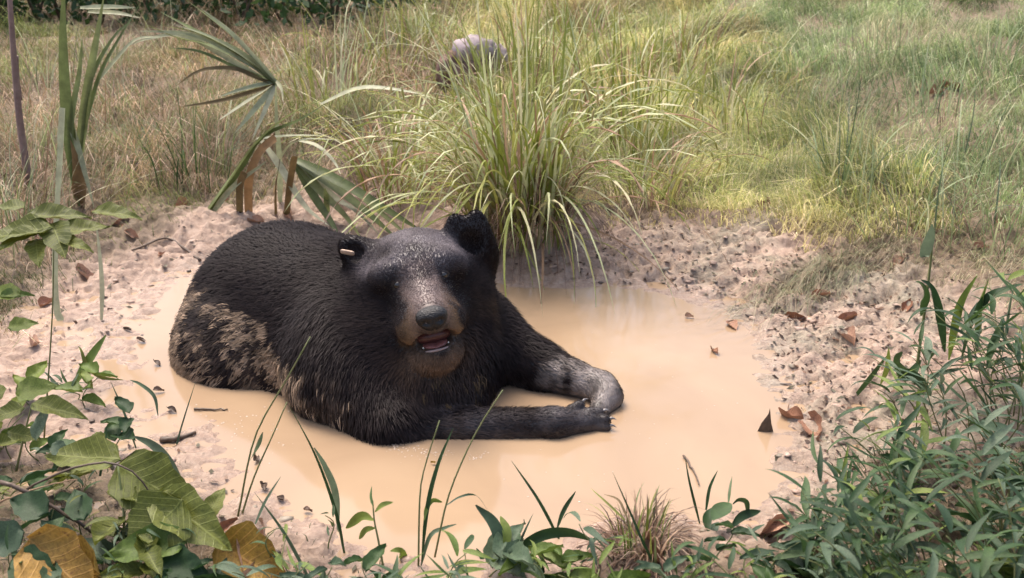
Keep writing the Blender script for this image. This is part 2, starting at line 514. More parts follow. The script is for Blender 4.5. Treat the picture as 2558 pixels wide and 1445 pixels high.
def sdf(X):
    D = None
    for p in prims:
        d = pd(p, X)
        D = d if D is None else smin(D, d, p['k'])
    for c in cuts:
        D = -smin(-D, pd(c, X), c['k'])
    return D
CELL = .0065
g0 = np.array([-1.10, 1.98, -.13]); g1 = np.array([.36, 3.16, .55])
dims = np.ceil((g1 - g0) / CELL).astype(int) + 1
def surface(fn):
    lin = [(g0[i] + CELL * np.arange(dims[i])) for i in range(3)]
    F = np.empty(dims, np.float32)
    for i in range(0, dims[0], 24):
        X = np.stack(np.meshgrid(lin[0][i:i + 24], lin[1], lin[2], indexing='ij'), -1)
        F[i:i + 24] = fn(X)
    S = F < 0
    cs = np.stack([S[a:dims[0] - 1 + a, b:dims[1] - 1 + b, c:dims[2] - 1 + c] for a in (0, 1) for b in (0, 1) for c in (0, 1)])
    cnt = cs.sum(0)
    act = (cnt > 0) & (cnt < 8)
    ids = np.full(act.shape, -1, np.int64)
    cells = np.argwhere(act)
    ids[act] = np.arange(len(cells))
    acc = np.zeros((len(cells), 3)); num = np.zeros(len(cells))
    for ax in range(3):
        oth = [(0, 0), (0, 1), (1, 0), (1, 1)]
        for o in oth:
            a = np.zeros(3, int); a[[i for i in range(3) if i != ax]] = o
            b = a.copy(); b[ax] = 1
            ca, cb = cells + a, cells + b
            fa, fb = F[tuple(ca.T)], F[tuple(cb.T)]
            m = (fa < 0) != (fb < 0)
            t = np.where(m, fa / (fa - fb + 1e-12), 0)
            acc[m] += (ca + t[:, None] * (cb - ca))[m]; num[m] += 1
    V = g0 + CELL * acc / num[:, None]
    faces = []
    for ax in range(3):
        sl0 = [slice(None)] * 3; sl1 = [slice(None)] * 3
        sl0[ax] = slice(0, -1); sl1[ax] = slice(1, None)
        cross = S[tuple(sl0)] != S[tuple(sl1)]
        e = np.argwhere(cross)
        o1, o2 = [i for i in range(3) if i != ax]
        e = e[(e[:, o1] > 0) & (e[:, o2] > 0) & (e[:, o1] < dims[o1] - 1) & (e[:, o2] < dims[o2] - 1)]
        inside_first = S[tuple(e.T)]
        def idc(d1, d2):
            q = e.copy(); q[:, o1] += d1; q[:, o2] += d2
            return ids[tuple(q.T)]
        quad = np.stack([idc(-1, -1), idc(0, -1), idc(0, 0), idc(-1, 0)], -1)
        flip = inside_first if ax != 1 else ~inside_first
        quad = np.where(flip[:, None], quad, quad[:, ::-1])
        faces.append(quad)
    return V, np.concatenate(faces)
def grad(X, e=.003):
    G = np.stack([sdf(X + e * np.eye(3)[i]) - sdf(X - e * np.eye(3)[i]) for i in range(3)], -1)
    return G / (np.linalg.norm(G, axis=-1, keepdims=True) + 1e-9)
BV, BF = surface(sdf)
BV = BV - grad(BV) * np.clip(sdf(BV), -.004, .004)[:, None]
BNRM = grad(BV)

def fields(X):
    """blended flow, length, and group weights at surface points"""
    W, fl, L = [], [], []
    gw = {}
    for i, p in enumerate(prims):
        w = np.exp(-np.clip(pd(p, X), -.02, 1) / .016)
        W.append(w); L.append(p['L'])
        f = p['flow']
        if isinstance(f, str):
            f = X - (NOSE + .02 * hf)
            f = f / np.linalg.norm(f, axis=-1, keepdims=True) + np.array([0, .1, -.25])
        else:
            f = np.broadcast_to(f / np.linalg.norm(f), X.shape)
        fl.append(f)
        gw[p['g']] = gw.get(p['g'], 0) + w
    S = sum(W)
    flow = sum(w[:, None] * f for w, f in zip(W, fl)) / S[:, None]
    Ln = sum(w * l for w, l in zip(W, L)) / S
    return flow, Ln, {k: v / S for k, v in gw.items()}
def n3(X, s, seed): return (noise2(X[:, 0] * s, X[:, 1] * s, seed) + noise2(X[:, 1] * s + 9, X[:, 2] * s, seed + 1) + noise2(X[:, 2] * s, X[:, 0] * s + 5, seed + 2)) * .8
def lerp(a, b, t): return a + (b - a) * t[:, None]
def bear_color(X, gw):
    n = len(X)
    C = np.tile(np.array([.0118, .0082, .0086]), (n, 1))
    nz = n3(X, 30, 40); nf = n3(X, 90, 44)
    q = (X - HC) @ HEADM.T
    z0 = np.zeros(n)
    # forehead: damp fur greyed by dried silt, plus sky sheen painted into its colour
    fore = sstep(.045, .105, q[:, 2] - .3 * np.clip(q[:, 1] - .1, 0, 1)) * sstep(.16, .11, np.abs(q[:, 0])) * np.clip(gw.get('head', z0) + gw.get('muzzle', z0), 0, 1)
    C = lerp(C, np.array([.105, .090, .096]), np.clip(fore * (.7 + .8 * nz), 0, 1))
    # warm brown cheeks and throat
    ch = np.clip(gw.get('head', z0) + gw.get('jaw', z0), 0, 1) * sstep(.06, -.06, q[:, 2])
    C = lerp(C, np.array([.042, .027, .018]), np.clip(ch * (.5 + nz), 0, 1))
    # tan muzzle
    wlim = .044 + .028 * sstep(.11, .17, q[:, 1]) * sstep(.03, -.02, q[:, 2])
    mz = sstep(wlim + .012, wlim - .010, np.abs(q[:, 0]) + .018 * nz) * sstep(.07, .10, q[:, 1]) * sstep(.125, .095, q[:, 2]) * sstep(-.085, -.06, q[:, 2]) * np.clip(2 * (gw.get('muzzle', z0) + gw.get('jaw', z0)), 0, 1)
    side = sstep(.02, .06, np.abs(q[:, 0]))
    tan = lerp(np.tile([.17, .120, .100], (n, 1)), np.array([.150, .092, .052]), side)
    tan = lerp(tan, np.array([.165, .125, .12]), sstep(.0, .05, q[:, 2]) * .6)
    C = lerp(C, tan, np.clip(mz * (.9 + .7 * nz), 0, 1))
    under = sstep(.195, .215, q[:, 1]) * sstep(-.005, -.025, q[:, 2]) * sstep(.045, .025, np.abs(q[:, 0]))   # dark lip under the nose
    C = lerp(C, np.array([.05, .035, .028]), under * .9)
    jw = np.clip(gw.get('jaw', z0), 0, 1) * sstep(.07, .13, q[:, 1])
    C = lerp(C, np.array([.12, .075, .05]), np.clip(jw * (.8 + nz), 0, 1))
    # mud caked on rump and thigh
    a = (X - B0) @ BD
    line = .165 + .045 * nz + .03 * nf - .05 * sstep(.2, .45, a)
    mud = sstep(line + .02, line - .03, X[:, 2]) * sstep(.72, .46, a + .12 * nz)
    bare = sstep(.1, .3, n3(X, 11, 60)) * .75
    C = lerp(C, np.array([.24, .172, .125]), np.clip(mud * (.25 + .5 * nz) * (1 - bare), 0, .6))
    # silt on the far forearm with reflected light painted on its underside, thin film on the near paw
    fa = gw.get('farm', z0)
    C = lerp(C, np.array([.25, .215, .20]), np.clip(fa * (.85 + 1.2 * nz + .5 * nf) - .35 * sstep(.035, .06, X[:, 2]), 0, 1))
    pw = np.clip(gw.get('paw', z0) + .5 * gw.get('arm', z0), 0, 1)
    C = lerp(C, np.array([.075, .066, .07]), np.clip(pw * (.35 + 1.1 * nz), 0, 1))
    wet = sstep(.03, .004, X[:, 2]) * .5
    C = lerp(C, np.array([.20, .14, .095]), np.clip(wet * (.5 + nz + nf), 0, .8) * np.where(a < .5, 1, .35))
    return np.clip(C, .004, 1), mud
_fl, _L, _gw = fields(BV)
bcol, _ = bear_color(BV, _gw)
bear = tag(empty("black_bear", (float(HC[0]), float(HC[1]), 0)), "large black bear lying in the muddy puddle, mouth open, facing the viewer", "bear")
boff = np.array([HC[0], HC[1], 0])
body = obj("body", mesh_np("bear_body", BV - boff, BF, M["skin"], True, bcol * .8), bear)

# ---- fur: mesh strands rooted on the body
tri = np.concatenate([BF[:, [0, 1, 2]], BF[:, [0, 2, 3]]])
A, B_, C_ = BV[tri[:, 0]], BV[tri[:, 1]], BV[tri[:, 2]]
area = np.linalg.norm(np.cross(B_ - A, C_ - A), axis=1) / 2
cen = (A + B_ + C_) / 3
hq = (cen - HC) @ HEADM.T
dens = np.where(cen[:, 2] < -.015, 0, 1.0)
dens = dens * np.where(cen[:, 1] > 3.02, .5, 1.0)
facing = ((np.array([0, 0, CAM_H]) - cen) * np.cross(B_ - A, C_ - A)).sum(1)
ish = np.linalg.norm(cen - HC, axis=1) < .3
dens = dens * np.where(ish, 2.2, 1.0)
prob = area * dens; prob /= prob.sum()
NH = 190000
ti = rng.choice(len(tri), NH, p=prob)
r1, r2 = np.sqrt(rng.random(NH)), rng.random(NH)
X = A[ti] * (1 - r1)[:, None] + B_[ti] * (r1 * (1 - r2))[:, None] + C_[ti] * (r1 * r2)[:, None]
flow, Ln, gw = fields(X)
N = grad(X)
q = (X - HC) @ HEADM.T
inmouth = (np.linalg.norm((q - [0, .20, -.064]) / [.053, .071, .028], axis=1) < 1.03)
nosepad = np.linalg.norm((q - [0, .235, 0]) / [.038, .03, .032], axis=1) < 1
eyes_m = (np.linalg.norm(q - [-.054, .110, .064], axis=1) < .013) | (np.linalg.norm(q - [.054, .110, .064], axis=1) < .013)
keep = ~(inmouth | nosepad | eyes_m)
X, flow, Ln, N, q = X[keep], flow[keep], Ln[keep], N[keep], q[keep]
gw = {k: v[keep] for k, v in gw.items()}
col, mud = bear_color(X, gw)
n = len(X)
T = flow - (flow * N).sum(1)[:, None] * N
T /= np.linalg.norm(T, axis=1)[:, None] + 1e-6
T += rng.normal(0, .16, (n, 3)) + .25 * np.stack([n3(X, 14, 70), n3(X, 14, 74), n3(X, 14, 78)], -1)
chest = gw.get('chest', np.zeros(n))
shag = np.clip(mud * 1.0 + chest, 0, 1)
tilt = .36 + .30 * shag + rng.normal(0, .10, n)
tilt = np.where(Ln < .013, .28, tilt)
D1 = T + N * tilt[:, None]; D1 /= np.linalg.norm(D1, axis=1)[:, None]
D2 = T + N * (tilt * .25)[:, None] + np.array([0, 0, -.25]) * (Ln / .03)[:, None]; D2 /= np.linalg.norm(D2, axis=1)[:, None]
Lh = Ln * (.7 + .6 * rng.random(n)) * (1 + .25 * shag)
mid = X + D1 * (Lh * .5)[:, None]
tip = mid + D2 * (Lh * .5)[:, None]
# clumping of wet and muddy fur
cell = np.floor((X + .004 * rng.normal(size=X.shape)) / np.where(shag > .3, .017, .012)[:, None]).astype(np.int64)
key = cell[:, 0] * 73856093 ^ cell[:, 1] * 19349663 ^ cell[:, 2] * 83492791
_, inv = np.unique(key, return_inverse=True)
cntk = np.bincount(inv)
ct = np.stack([np.bincount(inv, tip[:, i]) / cntk for i in range(3)], -1)[inv]
cl = (.18 + .55 * shag)[:, None] * np.where(Ln < .013, .3, 1)[:, None]
tip = tip + (ct - tip) * cl
mid = mid + (ct - tip) * cl * .25
side = np.cross(D1, N); side /= np.linalg.norm(side, axis=1)[:, None] + 1e-6
w = np.where(Ln < .013, .0010, .0013) * (.7 + .6 * rng.random(n)) * (1 + .5 * shag)
FV = np.stack([X - N * .002 - side * w[:, None], X - N * .002 + side * w[:, None], mid + side * (w * .8)[:, None], mid - side * (w * .8)[:, None], tip], 1).reshape(-1, 3)
b5 = np.arange(n)[:, None] * 5
FT = np.concatenate([b5 + [0, 1, 2], b5 + [0, 2, 3], b5 + [3, 2, 4]])
tone = (.75 + .5 * rng.random(n))[:, None]
clump_tone = (.7 + .6 * _hash(inv.astype(float), inv * 0.0, 5))[:, None]
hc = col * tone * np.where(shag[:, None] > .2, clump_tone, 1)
ch1 = _hash(inv.astype(float), inv * 0.0 + 3, 8)
patch = np.clip(.62 + 1.1 * n3(X, 9, 82), .15, 1)
mk = (mud > .25) & (ch1 < patch * np.clip(mud * 1.3, 0, 1))
mudc = np.array([.215, .152, .105]) * (.45 + .85 * _hash(inv.astype(float), inv * 0.0 + 7, 9))[:, None] * tone
hc = np.where(mk[:, None], mudc, hc)
ck = (chest > .35) & (ch1 < .16) & ~mk           # stray brown wet tips in the ruff
hc = np.where(ck[:, None], np.array([.055, .036, .02]) * tone, hc)
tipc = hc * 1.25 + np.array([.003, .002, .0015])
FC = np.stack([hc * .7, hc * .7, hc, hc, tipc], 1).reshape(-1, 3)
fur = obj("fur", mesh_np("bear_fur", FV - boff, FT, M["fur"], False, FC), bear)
tag(fur, kind="stuff")

# ---- small bear parts
def uv_ell(name, c, rad, mtx, mat, parent, off=boff, seg=20, rings=14, fn=None):
    vs, fs = [], []
    for i in range(rings + 1):
        th = math.pi * i / rings
        for j in range(seg):
            ph = 2 * math.pi * j / seg
            p = np.array([math.sin(th) * math.cos(ph), math.sin(th) * math.sin(ph), math.cos(th)])
            if fn is not None: p = fn(p)
            vs.append(c + (p * rad) @ mtx - off)
    for i in range(rings):
        for j in range(seg):
            k = (j + 1) % seg
            fs.append((i * seg + j, (i + 1) * seg + j, (i + 1) * seg + k, i * seg + k))
    return obj(name, mesh_np(name, np.array(vs), np.array(fs), mat), parent)
def nose_fn(p):
    x, y, z = p
    x = x * (1 + .18 * z)                       # wider at the top
    if y > 0:
        for s in (-1, 1):                       # nostrils
            d = ((x - s * .45) / .26) ** 2 + ((z + .12) / .30) ** 2
            y -= .40 * math.exp(-d * 1.6)
        y -= .12 * math.exp(-(x / .07) ** 2) * (z < .2)
    return np.array([x, y, z])
uv_ell("nose", hp(0, .228, -.003), np.array([.036, .026, .029]), HEADM, M["nose"], bear, seg=40, rings=28, fn=nose_fn)
for s in (-1, 1):
    uv_ell("eye", hp(s * .054, .111, .064), np.array([.0105, .0105, .0105]), HEADM, M["eye"], bear)
def tongue_fn(p):
    x, y, z = p
    return np.array([x * (1 - .15 * max(y, 0)), y, z - .35 * math.exp(-(x / .2) ** 2) * (z > 0)])
uv_ell("mouth_lining", hp(0, .138, -.062), np.array([.049, .03, .023]), HEADM, M["mouth"], bear)
uv_ell("tongue", hp(0, .146, -.083), np.array([.036, .036, .010]), HEADM, M["tongue"], bear, fn=tongue_fn)
for i in (0, 6):
    a = (i - 3) / 3.0
    uv_ell("tooth", hp(a * .030, .186 - .018 * a * a, -.090 + .003 * abs(a)), np.array([.0028, .0025, .004 if abs(a) < .9 else .008]), HEADM, M["tooth"], bear, seg=8, rings=6)
LA = [hp(.042 * math.sin(t), .150 + .036 * math.cos(t), -.0895) for t in np.linspace(-1.25, 1.25, 13)]
lv, lf = [], []
for i, c in enumerate(LA):
    rr = .0035 * (1 - .6 * abs(i - 6) / 6)
    o_ = (c - hp(0, .15, -.0895)); o_ /= np.linalg.norm(o_)
    for j in range(6):
        a = 2 * math.pi * j / 6
        lv.append(c + rr * (math.cos(a) * o_ + math.sin(a) * hu) - boff)
for i in range(len(LA) - 1):
    for j in range(6):
        k = (j + 1) % 6
        lf.append((i * 6 + j, i * 6 + k, i * 6 + 6 + k, i * 6 + 6 + j))
obj("lower_lip", mesh_np("lower_lip", np.array(lv), np.array(lf), mat_plain("pale_lip", (.26, .18, .165), (.36, .27, .26), 60, .25)), bear)
# ear tag, a small plastic strip clipped through the left-hand ear
tc = aty(868, 631, 2.392)
tx = aty(886, 633, 2.375) - aty(846, 626, 2.39); tx /= np.linalg.norm(tx)
tz = np.array([0, -.25, 1.0]); tz -= (tz @ tx) * tx; tz /= np.linalg.norm(tz); ty = np.cross(tz, tx)
tagM = np.stack([tx, ty, tz])
uv_ell("ear_tag", tc, np.array([.019, .003, .006]), tagM, M["tagm"], bear, seg=16, rings=8, fn=lambda p: np.sign(p) * np.abs(p) ** .45)
# claws
def claw(base, tipp, r):
    ax = tipp - base; Lc = np.linalg.norm(ax); ax = ax / Lc
    s1 = np.cross(ax, [0, 0, 1.0]); s1 /= np.linalg.norm(s1); s2 = np.cross(s1, ax)
    vs, fs = [], []
    K, S = 6, 8
    for i in range(K + 1):
        t = i / K
        c = base + ax * Lc * t + s2 * (.25 * Lc * math.sin(math.pi * min(t, 1)) )
        rr = r * (1 - t) ** .7 + .0004
        for j in range(S):
            a = 2 * math.pi * j / S
            vs.append(c + rr * (math.cos(a) * s1 * .7 + math.sin(a) * s2) - boff)
    for i in range(K):
        for j in range(S):
            k = (j + 1) % S
            fs.append((i * S + j, i * S + k, (i + 1) * S + k, (i + 1) * S + j))
    obj("claw", mesh_np("claw", np.array(vs), np.array(fs), M["claw"]), bear)
for a, b in TO1:
    d = (b - a) / np.linalg.norm(b - a)
    claw(b + d * .006, b + d * .024 + np.array([.003, 0, .002]), .0048)
for k in range(3):
    a = P2 + np.array([-.02 + .018 * k, -.012 - .004 * k, .012])
    claw(a, a + np.array([-.010, -.016, -.004]), .0045)

# ================================================================== PLANT TOOLS
def ribbon(P, W, Nn, fold=.35):
    """leaf blade along centre points P, half widths W, surface normals Nn; V-folded, 3 verts across"""
    P, W, Nn = np.asarray(P, float), np.asarray(W, float), np.asarray(Nn, float)
    T = np.gradient(P, axis=0); T /= np.linalg.norm(T, axis=1)[:, None] + 1e-9
    S = np.cross(T, Nn); S /= np.linalg.norm(S, axis=1)[:, None] + 1e-9
    Nt = np.cross(S, T)
    L_, R_ = P - S * W[:, None] + Nt * (W * fold)[:, None], P + S * W[:, None] + Nt * (W * fold)[:, None]
    k = len(P)
    V = np.concatenate([L_, P, R_])
    F = []
    for i in range(k - 1):
        F += [(i, k + i, k + i + 1, i + 1), (k + i, 2 * k + i, 2 * k + i + 1, k + i + 1)]
    return V, np.array(F)
def arch(t0, t1, pw, seg=9, wave=0.0, seed=0):
    s = np.linspace(0, 1, seg + 1)
    th = t0 + (t1 - t0) * s ** pw
    ds = 1 / seg
    x = np.concatenate([[0], np.cumsum(np.sin((th[1:] + th[:-1]) / 2) * ds)])
    z = np.concatenate([[0], np.cumsum(np.cos((th[1:] + th[:-1]) / 2) * ds)])
    y = wave * np.sin(s * 3 + seed) * s
    P = np.stack([x, y, z], -1)
    Nn = np.stack([-np.cos(th), 0 * th, np.sin(th)], -1)
    return s, P, Nn
ARCH = [(.05, .5, 1.4), (.1, .9, 1.5), (.15, 1.4, 1.6), (.2, 1.9, 1.5), (.3, 2.4, 1.4), (.5, 2.7, 1.1), (.8, 2.9, .9), (.0, .25, 1.2), (.6, 1.6, 1.2), (.35, 2.9, 2.2)]
_mc = {}
def blade_mesh(var, mat, kind='blade'):
    key = (var, mat, kind)
    if key not in _mc:
        t0, t1, pw = ARCH[var]
        s, P, Nn = arch(t0, t1, pw, 9, .06, var)
        W = np.clip(.55 + 2.5 * s, 0, 1) * np.clip(1 - s ** 2.6, 0, 1) + .02
        V, F = ribbon(P, W * .5, Nn, .0)
        V[:, 1] = P[np.tile(np.arange(len(P)), 3), 1] * 0.0 + V[:, 1]
        _mc[key] = mesh_np("blade", V, F, M[mat])
    return _mc[key]
def lance_mesh(var, mat):
    """lance-shaped herb leaf, unit length along +X, drooping"""
    key = ('lance', var, mat)
    if key not in _mc:
        s = np.linspace(0, 1, 8)
        droop = [.2, .6, 1.0, 1.5][var % 4]
        th = math.pi / 2 - .5 + droop * s
        P = np.stack([np.cumsum(np.sin(th)) / 8, .04 * np.sin(s * 4 + var), np.cumsum(np.cos(th)) / 8], -1)
        P -= P[0]
        Nn = np.stack([-np.cos(th), 0 * th, np.sin(th)], -1)
        W = np.sin(math.pi * np.clip(s * .97 + .03, 0, 1) ** .75) * [.050, .065, .080, .058][var % 4] + .002
        V, F = ribbon(P, W, Nn, .35)
        _mc[key] = mesh_np("leaf", V, F, M[mat])
    return _mc[key]
def ovate_mesh(var, mat, wid=.30, curl=.0):
    """broad leaf, unit length along +X, width +-Y, normal +Z, raised side veins"""
    key = ('ovate', var, mat, wid, curl)
    if key not in _mc:
        r_ = np.random.default_rng(var + 50)
        nu, nv = 14, 8
        V = []
        for i in range(nu + 1):
            s = i / nu
            w = wid * (math.sin(math.pi * s ** .62) ** .8) * (1 if s < 1 else 0) + .001
            for j in range(nv + 1):
                t = j / nv * 2 - 1
                z = .10 * abs(t) ** 1.3 * w / wid - .16 * s * s + .012 * math.cos(24 * (s - .28 * abs(t)))
                z += curl * (t * t) * .45 + curl * .25 * math.sin(5 * s + var * 2) * t + .02 * math.sin(9 * s + 3 * t + var)
                V.append((s + .02 * math.sin(7 * t + var), t * w * (1 + .08 * math.sin(19 * s + var)) * (1 - .35 * curl * abs(t)), z))
        F = []
        for i in range(nu):
            for j in range(nv):
                a = i * (nv + 1) + j
                F.append((a, a + nv + 1, a + nv + 2, a + 1))
        _mc[key] = mesh_np("leaf", np.array(V), np.array(F), M[mat])
    return _mc[key]
def tube_mesh(name, P, Rr, mat, seg=7):
    P, Rr = np.asarray(P, float), np.asarray(Rr, float)
    T = np.gradient(P, axis=0); T /= np.linalg.norm(T, axis=1)[:, None] + 1e-9
    ref = np.array([.31, .17, .93]) if abs(T[0, 2]) < .8 else np.array([1.0, .2, 0])
    S1 = np.cross(T, ref); S1 /= np.linalg.norm(S1, axis=1)[:, None]
    S2 = np.cross(S1, T)
    V, F = [], []
    for i in range(len(P)):
        for j in range(seg):
            a = 2 * math.pi * j / seg
            V.append(P[i] + Rr[i] * (math.cos(a) * S1[i] + math.sin(a) * S2[i]))
    for i in range(len(P) - 1):
        for j in range(seg):
            k = (j + 1) % seg
            F.append((i * seg + j, i * seg + k, (i + 1) * seg + k, (i + 1) * seg + j))
    V += [P[0], P[-1]]
    n = len(P) * seg
    F2 = [(n, (j + 1) % seg, j) for j in range(seg)] + [(n + 1, n - seg + j, n - seg + (j + 1) % seg) for j in range(seg)]
    return mesh_np(name, V, F + F2, mat)
def smooth_path(P, n=14):
    P = np.asarray(P, float)
    if len(P) == 2:
        P = np.array([P[0], (P[0] + P[1]) / 2, P[1]])
    Q = np.concatenate([[2 * P[0] - P[1]], P, [2 * P[-1] - P[-2]]])
    seglen = np.linalg.norm(np.diff(P, axis=0), axis=1)
    cum = np.concatenate([[0], np.cumsum(seglen)]) / seglen.sum()
    out = []
    for s in np.linspace(0, 1, n):
        i = min(int(np.searchsorted(cum, s, 'right')) - 1, len(P) - 2)
        t = (s - cum[i]) / (cum[i + 1] - cum[i] + 1e-9)
        a, b, c, d = Q[i], Q[i + 1], Q[i + 2], Q[i + 3]
        out.append(.5 * (2 * b + (c - a) * t + (2 * a - 5 * b + 4 * c - d) * t * t + (3 * b - a - 3 * c + d) * t ** 3))
    return np.array(out)
def pobj(name, me, parent, loc=(0, 0, 0), rot=None, scale=None):
    o = bpy.data.objects.new(name, me)
    o.location = loc
    if rot is not None: o.rotation_euler = rot
    if scale is not None: o.scale = scale
    return link(o, parent)
def leaf_strip(parent, uv, y, wpx, mat, prof='blade', name='blade', nrm=(0, -.6, .8)):
    """one long leaf whose centre line was read off the photo; y = depth at base, tip (metres)"""
    k = len(uv)
    ys = np.linspace(y[0], y[1], k)
    P = np.array([aty(u, v, yy) for (u, v), yy in zip(uv, ys)])
    P = smooth_path(P, 16)
    s = np.linspace(0, 1, 16)
    w = wpx * mpp(np.mean(ys)) / 2
    if prof == 'blade': W = 1.1 * w * (np.clip(.5 + 2 * s, 0, 1) * np.clip(1 - s ** 3, 0, 1) + .04)
    elif prof == 'lance': W = w * (np.sin(math.pi * np.clip(s, .02, .99)) ** .7 + .03)
    else: W = w * np.ones(16)
    base = np.array(parent.location)
    Nn = np.tile(np.array(nrm, float), (16, 1)) + rng.normal(0, .25, 3) + np.outer(s, rng.normal(0, .3, 3))
    V, F = ribbon(P - base, W, Nn, .35)
    return pobj(name, mesh_np(name, V, F, M[mat]), parent)
def stem_strip(parent, uv, y, wpx, mat, name='stem'):
    ys = np.linspace(y[0], y[1], len(uv))
    P = smooth_path(np.array([aty(u, v, yy) for (u, v), yy in zip(uv, ys)]), 12)
    r_ = np.linspace(1, .55, 12) * wpx * mpp(np.mean(ys)) / 2
    return pobj(name, tube_mesh(name, P - np.array(parent.location), r_, M[mat]), parent)

# ================================================================== GRASS SWARD (nobody could count it)
def sward(name, label, n, xr, yr, Lr, colfn, width=.0011, accept=None, lean=.8, flat=0.0, seed=1):
    r_ = np.random.default_rng(seed)
    x = r_.uniform(xr[0], xr[1], n * 2)
    y = yr[0] + (yr[1] - yr[0]) * r_.random(n * 2) ** 1.35
    ok = np.abs(x) < .56 * y + 1.5
    ok &= r_.random(n * 2) < accept(x, y) * (.35 + 1.1 * sstep(-.22, .15, noise2(x * 4.3, y * 3.5, 143) + .5 * noise2(x * 11, y * 9, 144)))
    x, y = x[ok][:n], y[ok][:n]
    m = len(x)
    z = ground(x, y)
    L = Lr[0] + (Lr[1] - Lr[0]) * r_.random(m) ** 1.6
    L = L * (.45 + 1.3 * (noise2(x * 2.1, y * 2.1, 91) + .5)) * (.4 + .6 * sstep(.35, 1.1, shore_dist(x, y)))
    az = 2 * math.pi * (noise2(x * .9, y * .9, 95) + noise2(x * 3, y * 3, 96) * .6) * 1.6 + r_.normal(0, .75, m)
    ln = np.abs(lean * (.6 + .8 * r_.random(m)))
    H = np.stack([np.cos(az), np.sin(az), 0 * az], -1)
    a1, a2 = ln * .55, np.clip(ln * 1.9, 0, 2.4)
    up = np.array([0, 0, 1.0])
    d1 = H * np.sin(a1)[:, None] + up * np.cos(a1)[:, None]
    d2 = H * np.sin(a2)[:, None] + up * np.cos(a2)[:, None]
    if flat:
        d1 = d1 * [1, 1, 1 - flat]; d2 = d2 * [1, 1, 1 - flat]
    p0 = np.stack([x, y, z - .004], -1)
    p1 = p0 + d1 * (L * .5)[:, None]
    p2 = p1 + d2 * (L * .5)[:, None]
    p2[:, 2] = np.maximum(p2[:, 2], z + .002)
    sd = np.stack([-np.sin(az), np.cos(az), r_.normal(0, .3, m)], -1)
    mixv = r_.random(m)[:, None]
    sd = sd * mixv + np.array([1, 0, 0.0]) * (1 - mixv); sd /= np.linalg.norm(sd, axis=1)[:, None]
    w = width * (.6 + .8 * r_.random(m)) * (1 + .16 * np.clip(y - 3, 0, 9))
    V = np.stack([p0 - sd * w[:, None], p0 + sd * w[:, None], p1 + sd * (w * .8)[:, None], p1 - sd * (w * .8)[:, None], p2], 1).reshape(-1, 3)
    b = np.arange(m)[:, None] * 5
    F = np.concatenate([b + [0, 1, 2], b + [0, 2, 3], b + [3, 2, 4]])
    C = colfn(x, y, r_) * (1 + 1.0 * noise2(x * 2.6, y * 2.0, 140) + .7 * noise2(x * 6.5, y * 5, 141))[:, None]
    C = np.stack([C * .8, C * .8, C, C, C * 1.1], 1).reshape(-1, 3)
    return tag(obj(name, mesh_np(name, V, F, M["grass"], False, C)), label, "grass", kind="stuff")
def pick(r_, n, cols, ps):
    c = np.array(cols)[r_.choice(len(cols), n, p=np.array(ps) / sum(ps))]
    return 1.3 * c * (.7 + .6 * r_.random(n))[:, None]
def col_left(x, y, r_):
    a = pick(r_, len(x), [(.095, .075, .036), (.165, .115, .062), (.25, .175, .115), (.37, .28, .21), (.10, .12, .045)], [3, 3, 2.5, 1.1, 3])
    g = pick(r_, len(x), [(.10, .14, .035), (.16, .19, .05)], [1, 1])
    return lerp(a, g, sstep(.05, .3, noise2(x * 1.6, y * 1.6, 120)) * .75)
def col_mid(x, y, r_):
    a = pick(r_, len(x), [(.22, .24, .075), (.31, .30, .12), (.42, .37, .20), (.48, .41, .28), (.18, .22, .07)], [3, 3, 2, 1.2, 2])
    b = pick(r_, len(x), [(.28, .22, .10), (.40, .33, .18)], [1, 1])
    return lerp(a, b, np.clip(sstep(.0, .3, noise2(x * 1.4 + 3, y * 1.4, 121)) * .7 + sstep(.9, .5, shore_dist(x, y)) * .6, 0, 1))
def col_right(x, y, r_):
    a = pick(r_, len(x), [(.11, .16, .06), (.17, .22, .085), (.25, .29, .14), (.36, .37, .24), (.08, .12, .055)], [3, 3, 2, 1, 2])
    b = pick(r_, len(x), [(.26, .22, .14), (.37, .32, .22), (.18, .19, .10)], [1, 1, 1])
    return lerp(a, b, np.clip(sstep(.05, .3, noise2(x * 1.3, y * 1.8, 122)) * .7 + sstep(1.15, .6, shore_dist(x, y)) * .8, 0, 1))
acc = lambda x, y: grass_amount(x, y)
sward("fine_grass", "fine brownish matted grass behind the bear's back beside the reeds", 78000, (-6.5, -.35), (2.6, 9.5), (.08, .32), col_left, .0011, acc, 1.15, seed=11)
sward("fine_grass", "yellow-green fine grass filling the ground behind the big sedge tussock", 62000, (-.35, 1.5), (3.3, 9.5), (.07, .24), col_mid, .0012, acc, .75, seed=12)
sward("fine_grass", "soft bluish-green meadow grass covering the right-hand bank", 92000, (.9, 6.5), (2.5, 9.5), (.06, .22), col_right, .0010, acc, .95, seed=13)
def col_fore(x, y, r_):
    return pick(r_, len(x), [(.035, .055, .016), (.06, .08, .025), (.11, .085, .05), (.2, .16, .12), (.05, .035, .024)], [3, 2.5, 1.6, 1, 1.5])
accn = lambda x, y: grass_amount(x, y) * np.where((y < 2.4), 1, 0)
sward("low_grass", "low dark grass and moss under the foreground herbs", 46000, (-1.6, 1.9), (1.05, 2.4), (.015, .075), col_fore, .0010, accn, 1.0, seed=14)
def acc_straw(x, y):
    d = shore_dist(x, y)
    return sstep(.02, .12, d) * sstep(1.0, .45, d) * np.where(x > .0, 1, .3) * np.where(y > 2.1, 1, .35) * (.3 + 1.2 * sstep(-.1, .2, noise2(x * 3, y * 3, 130)))
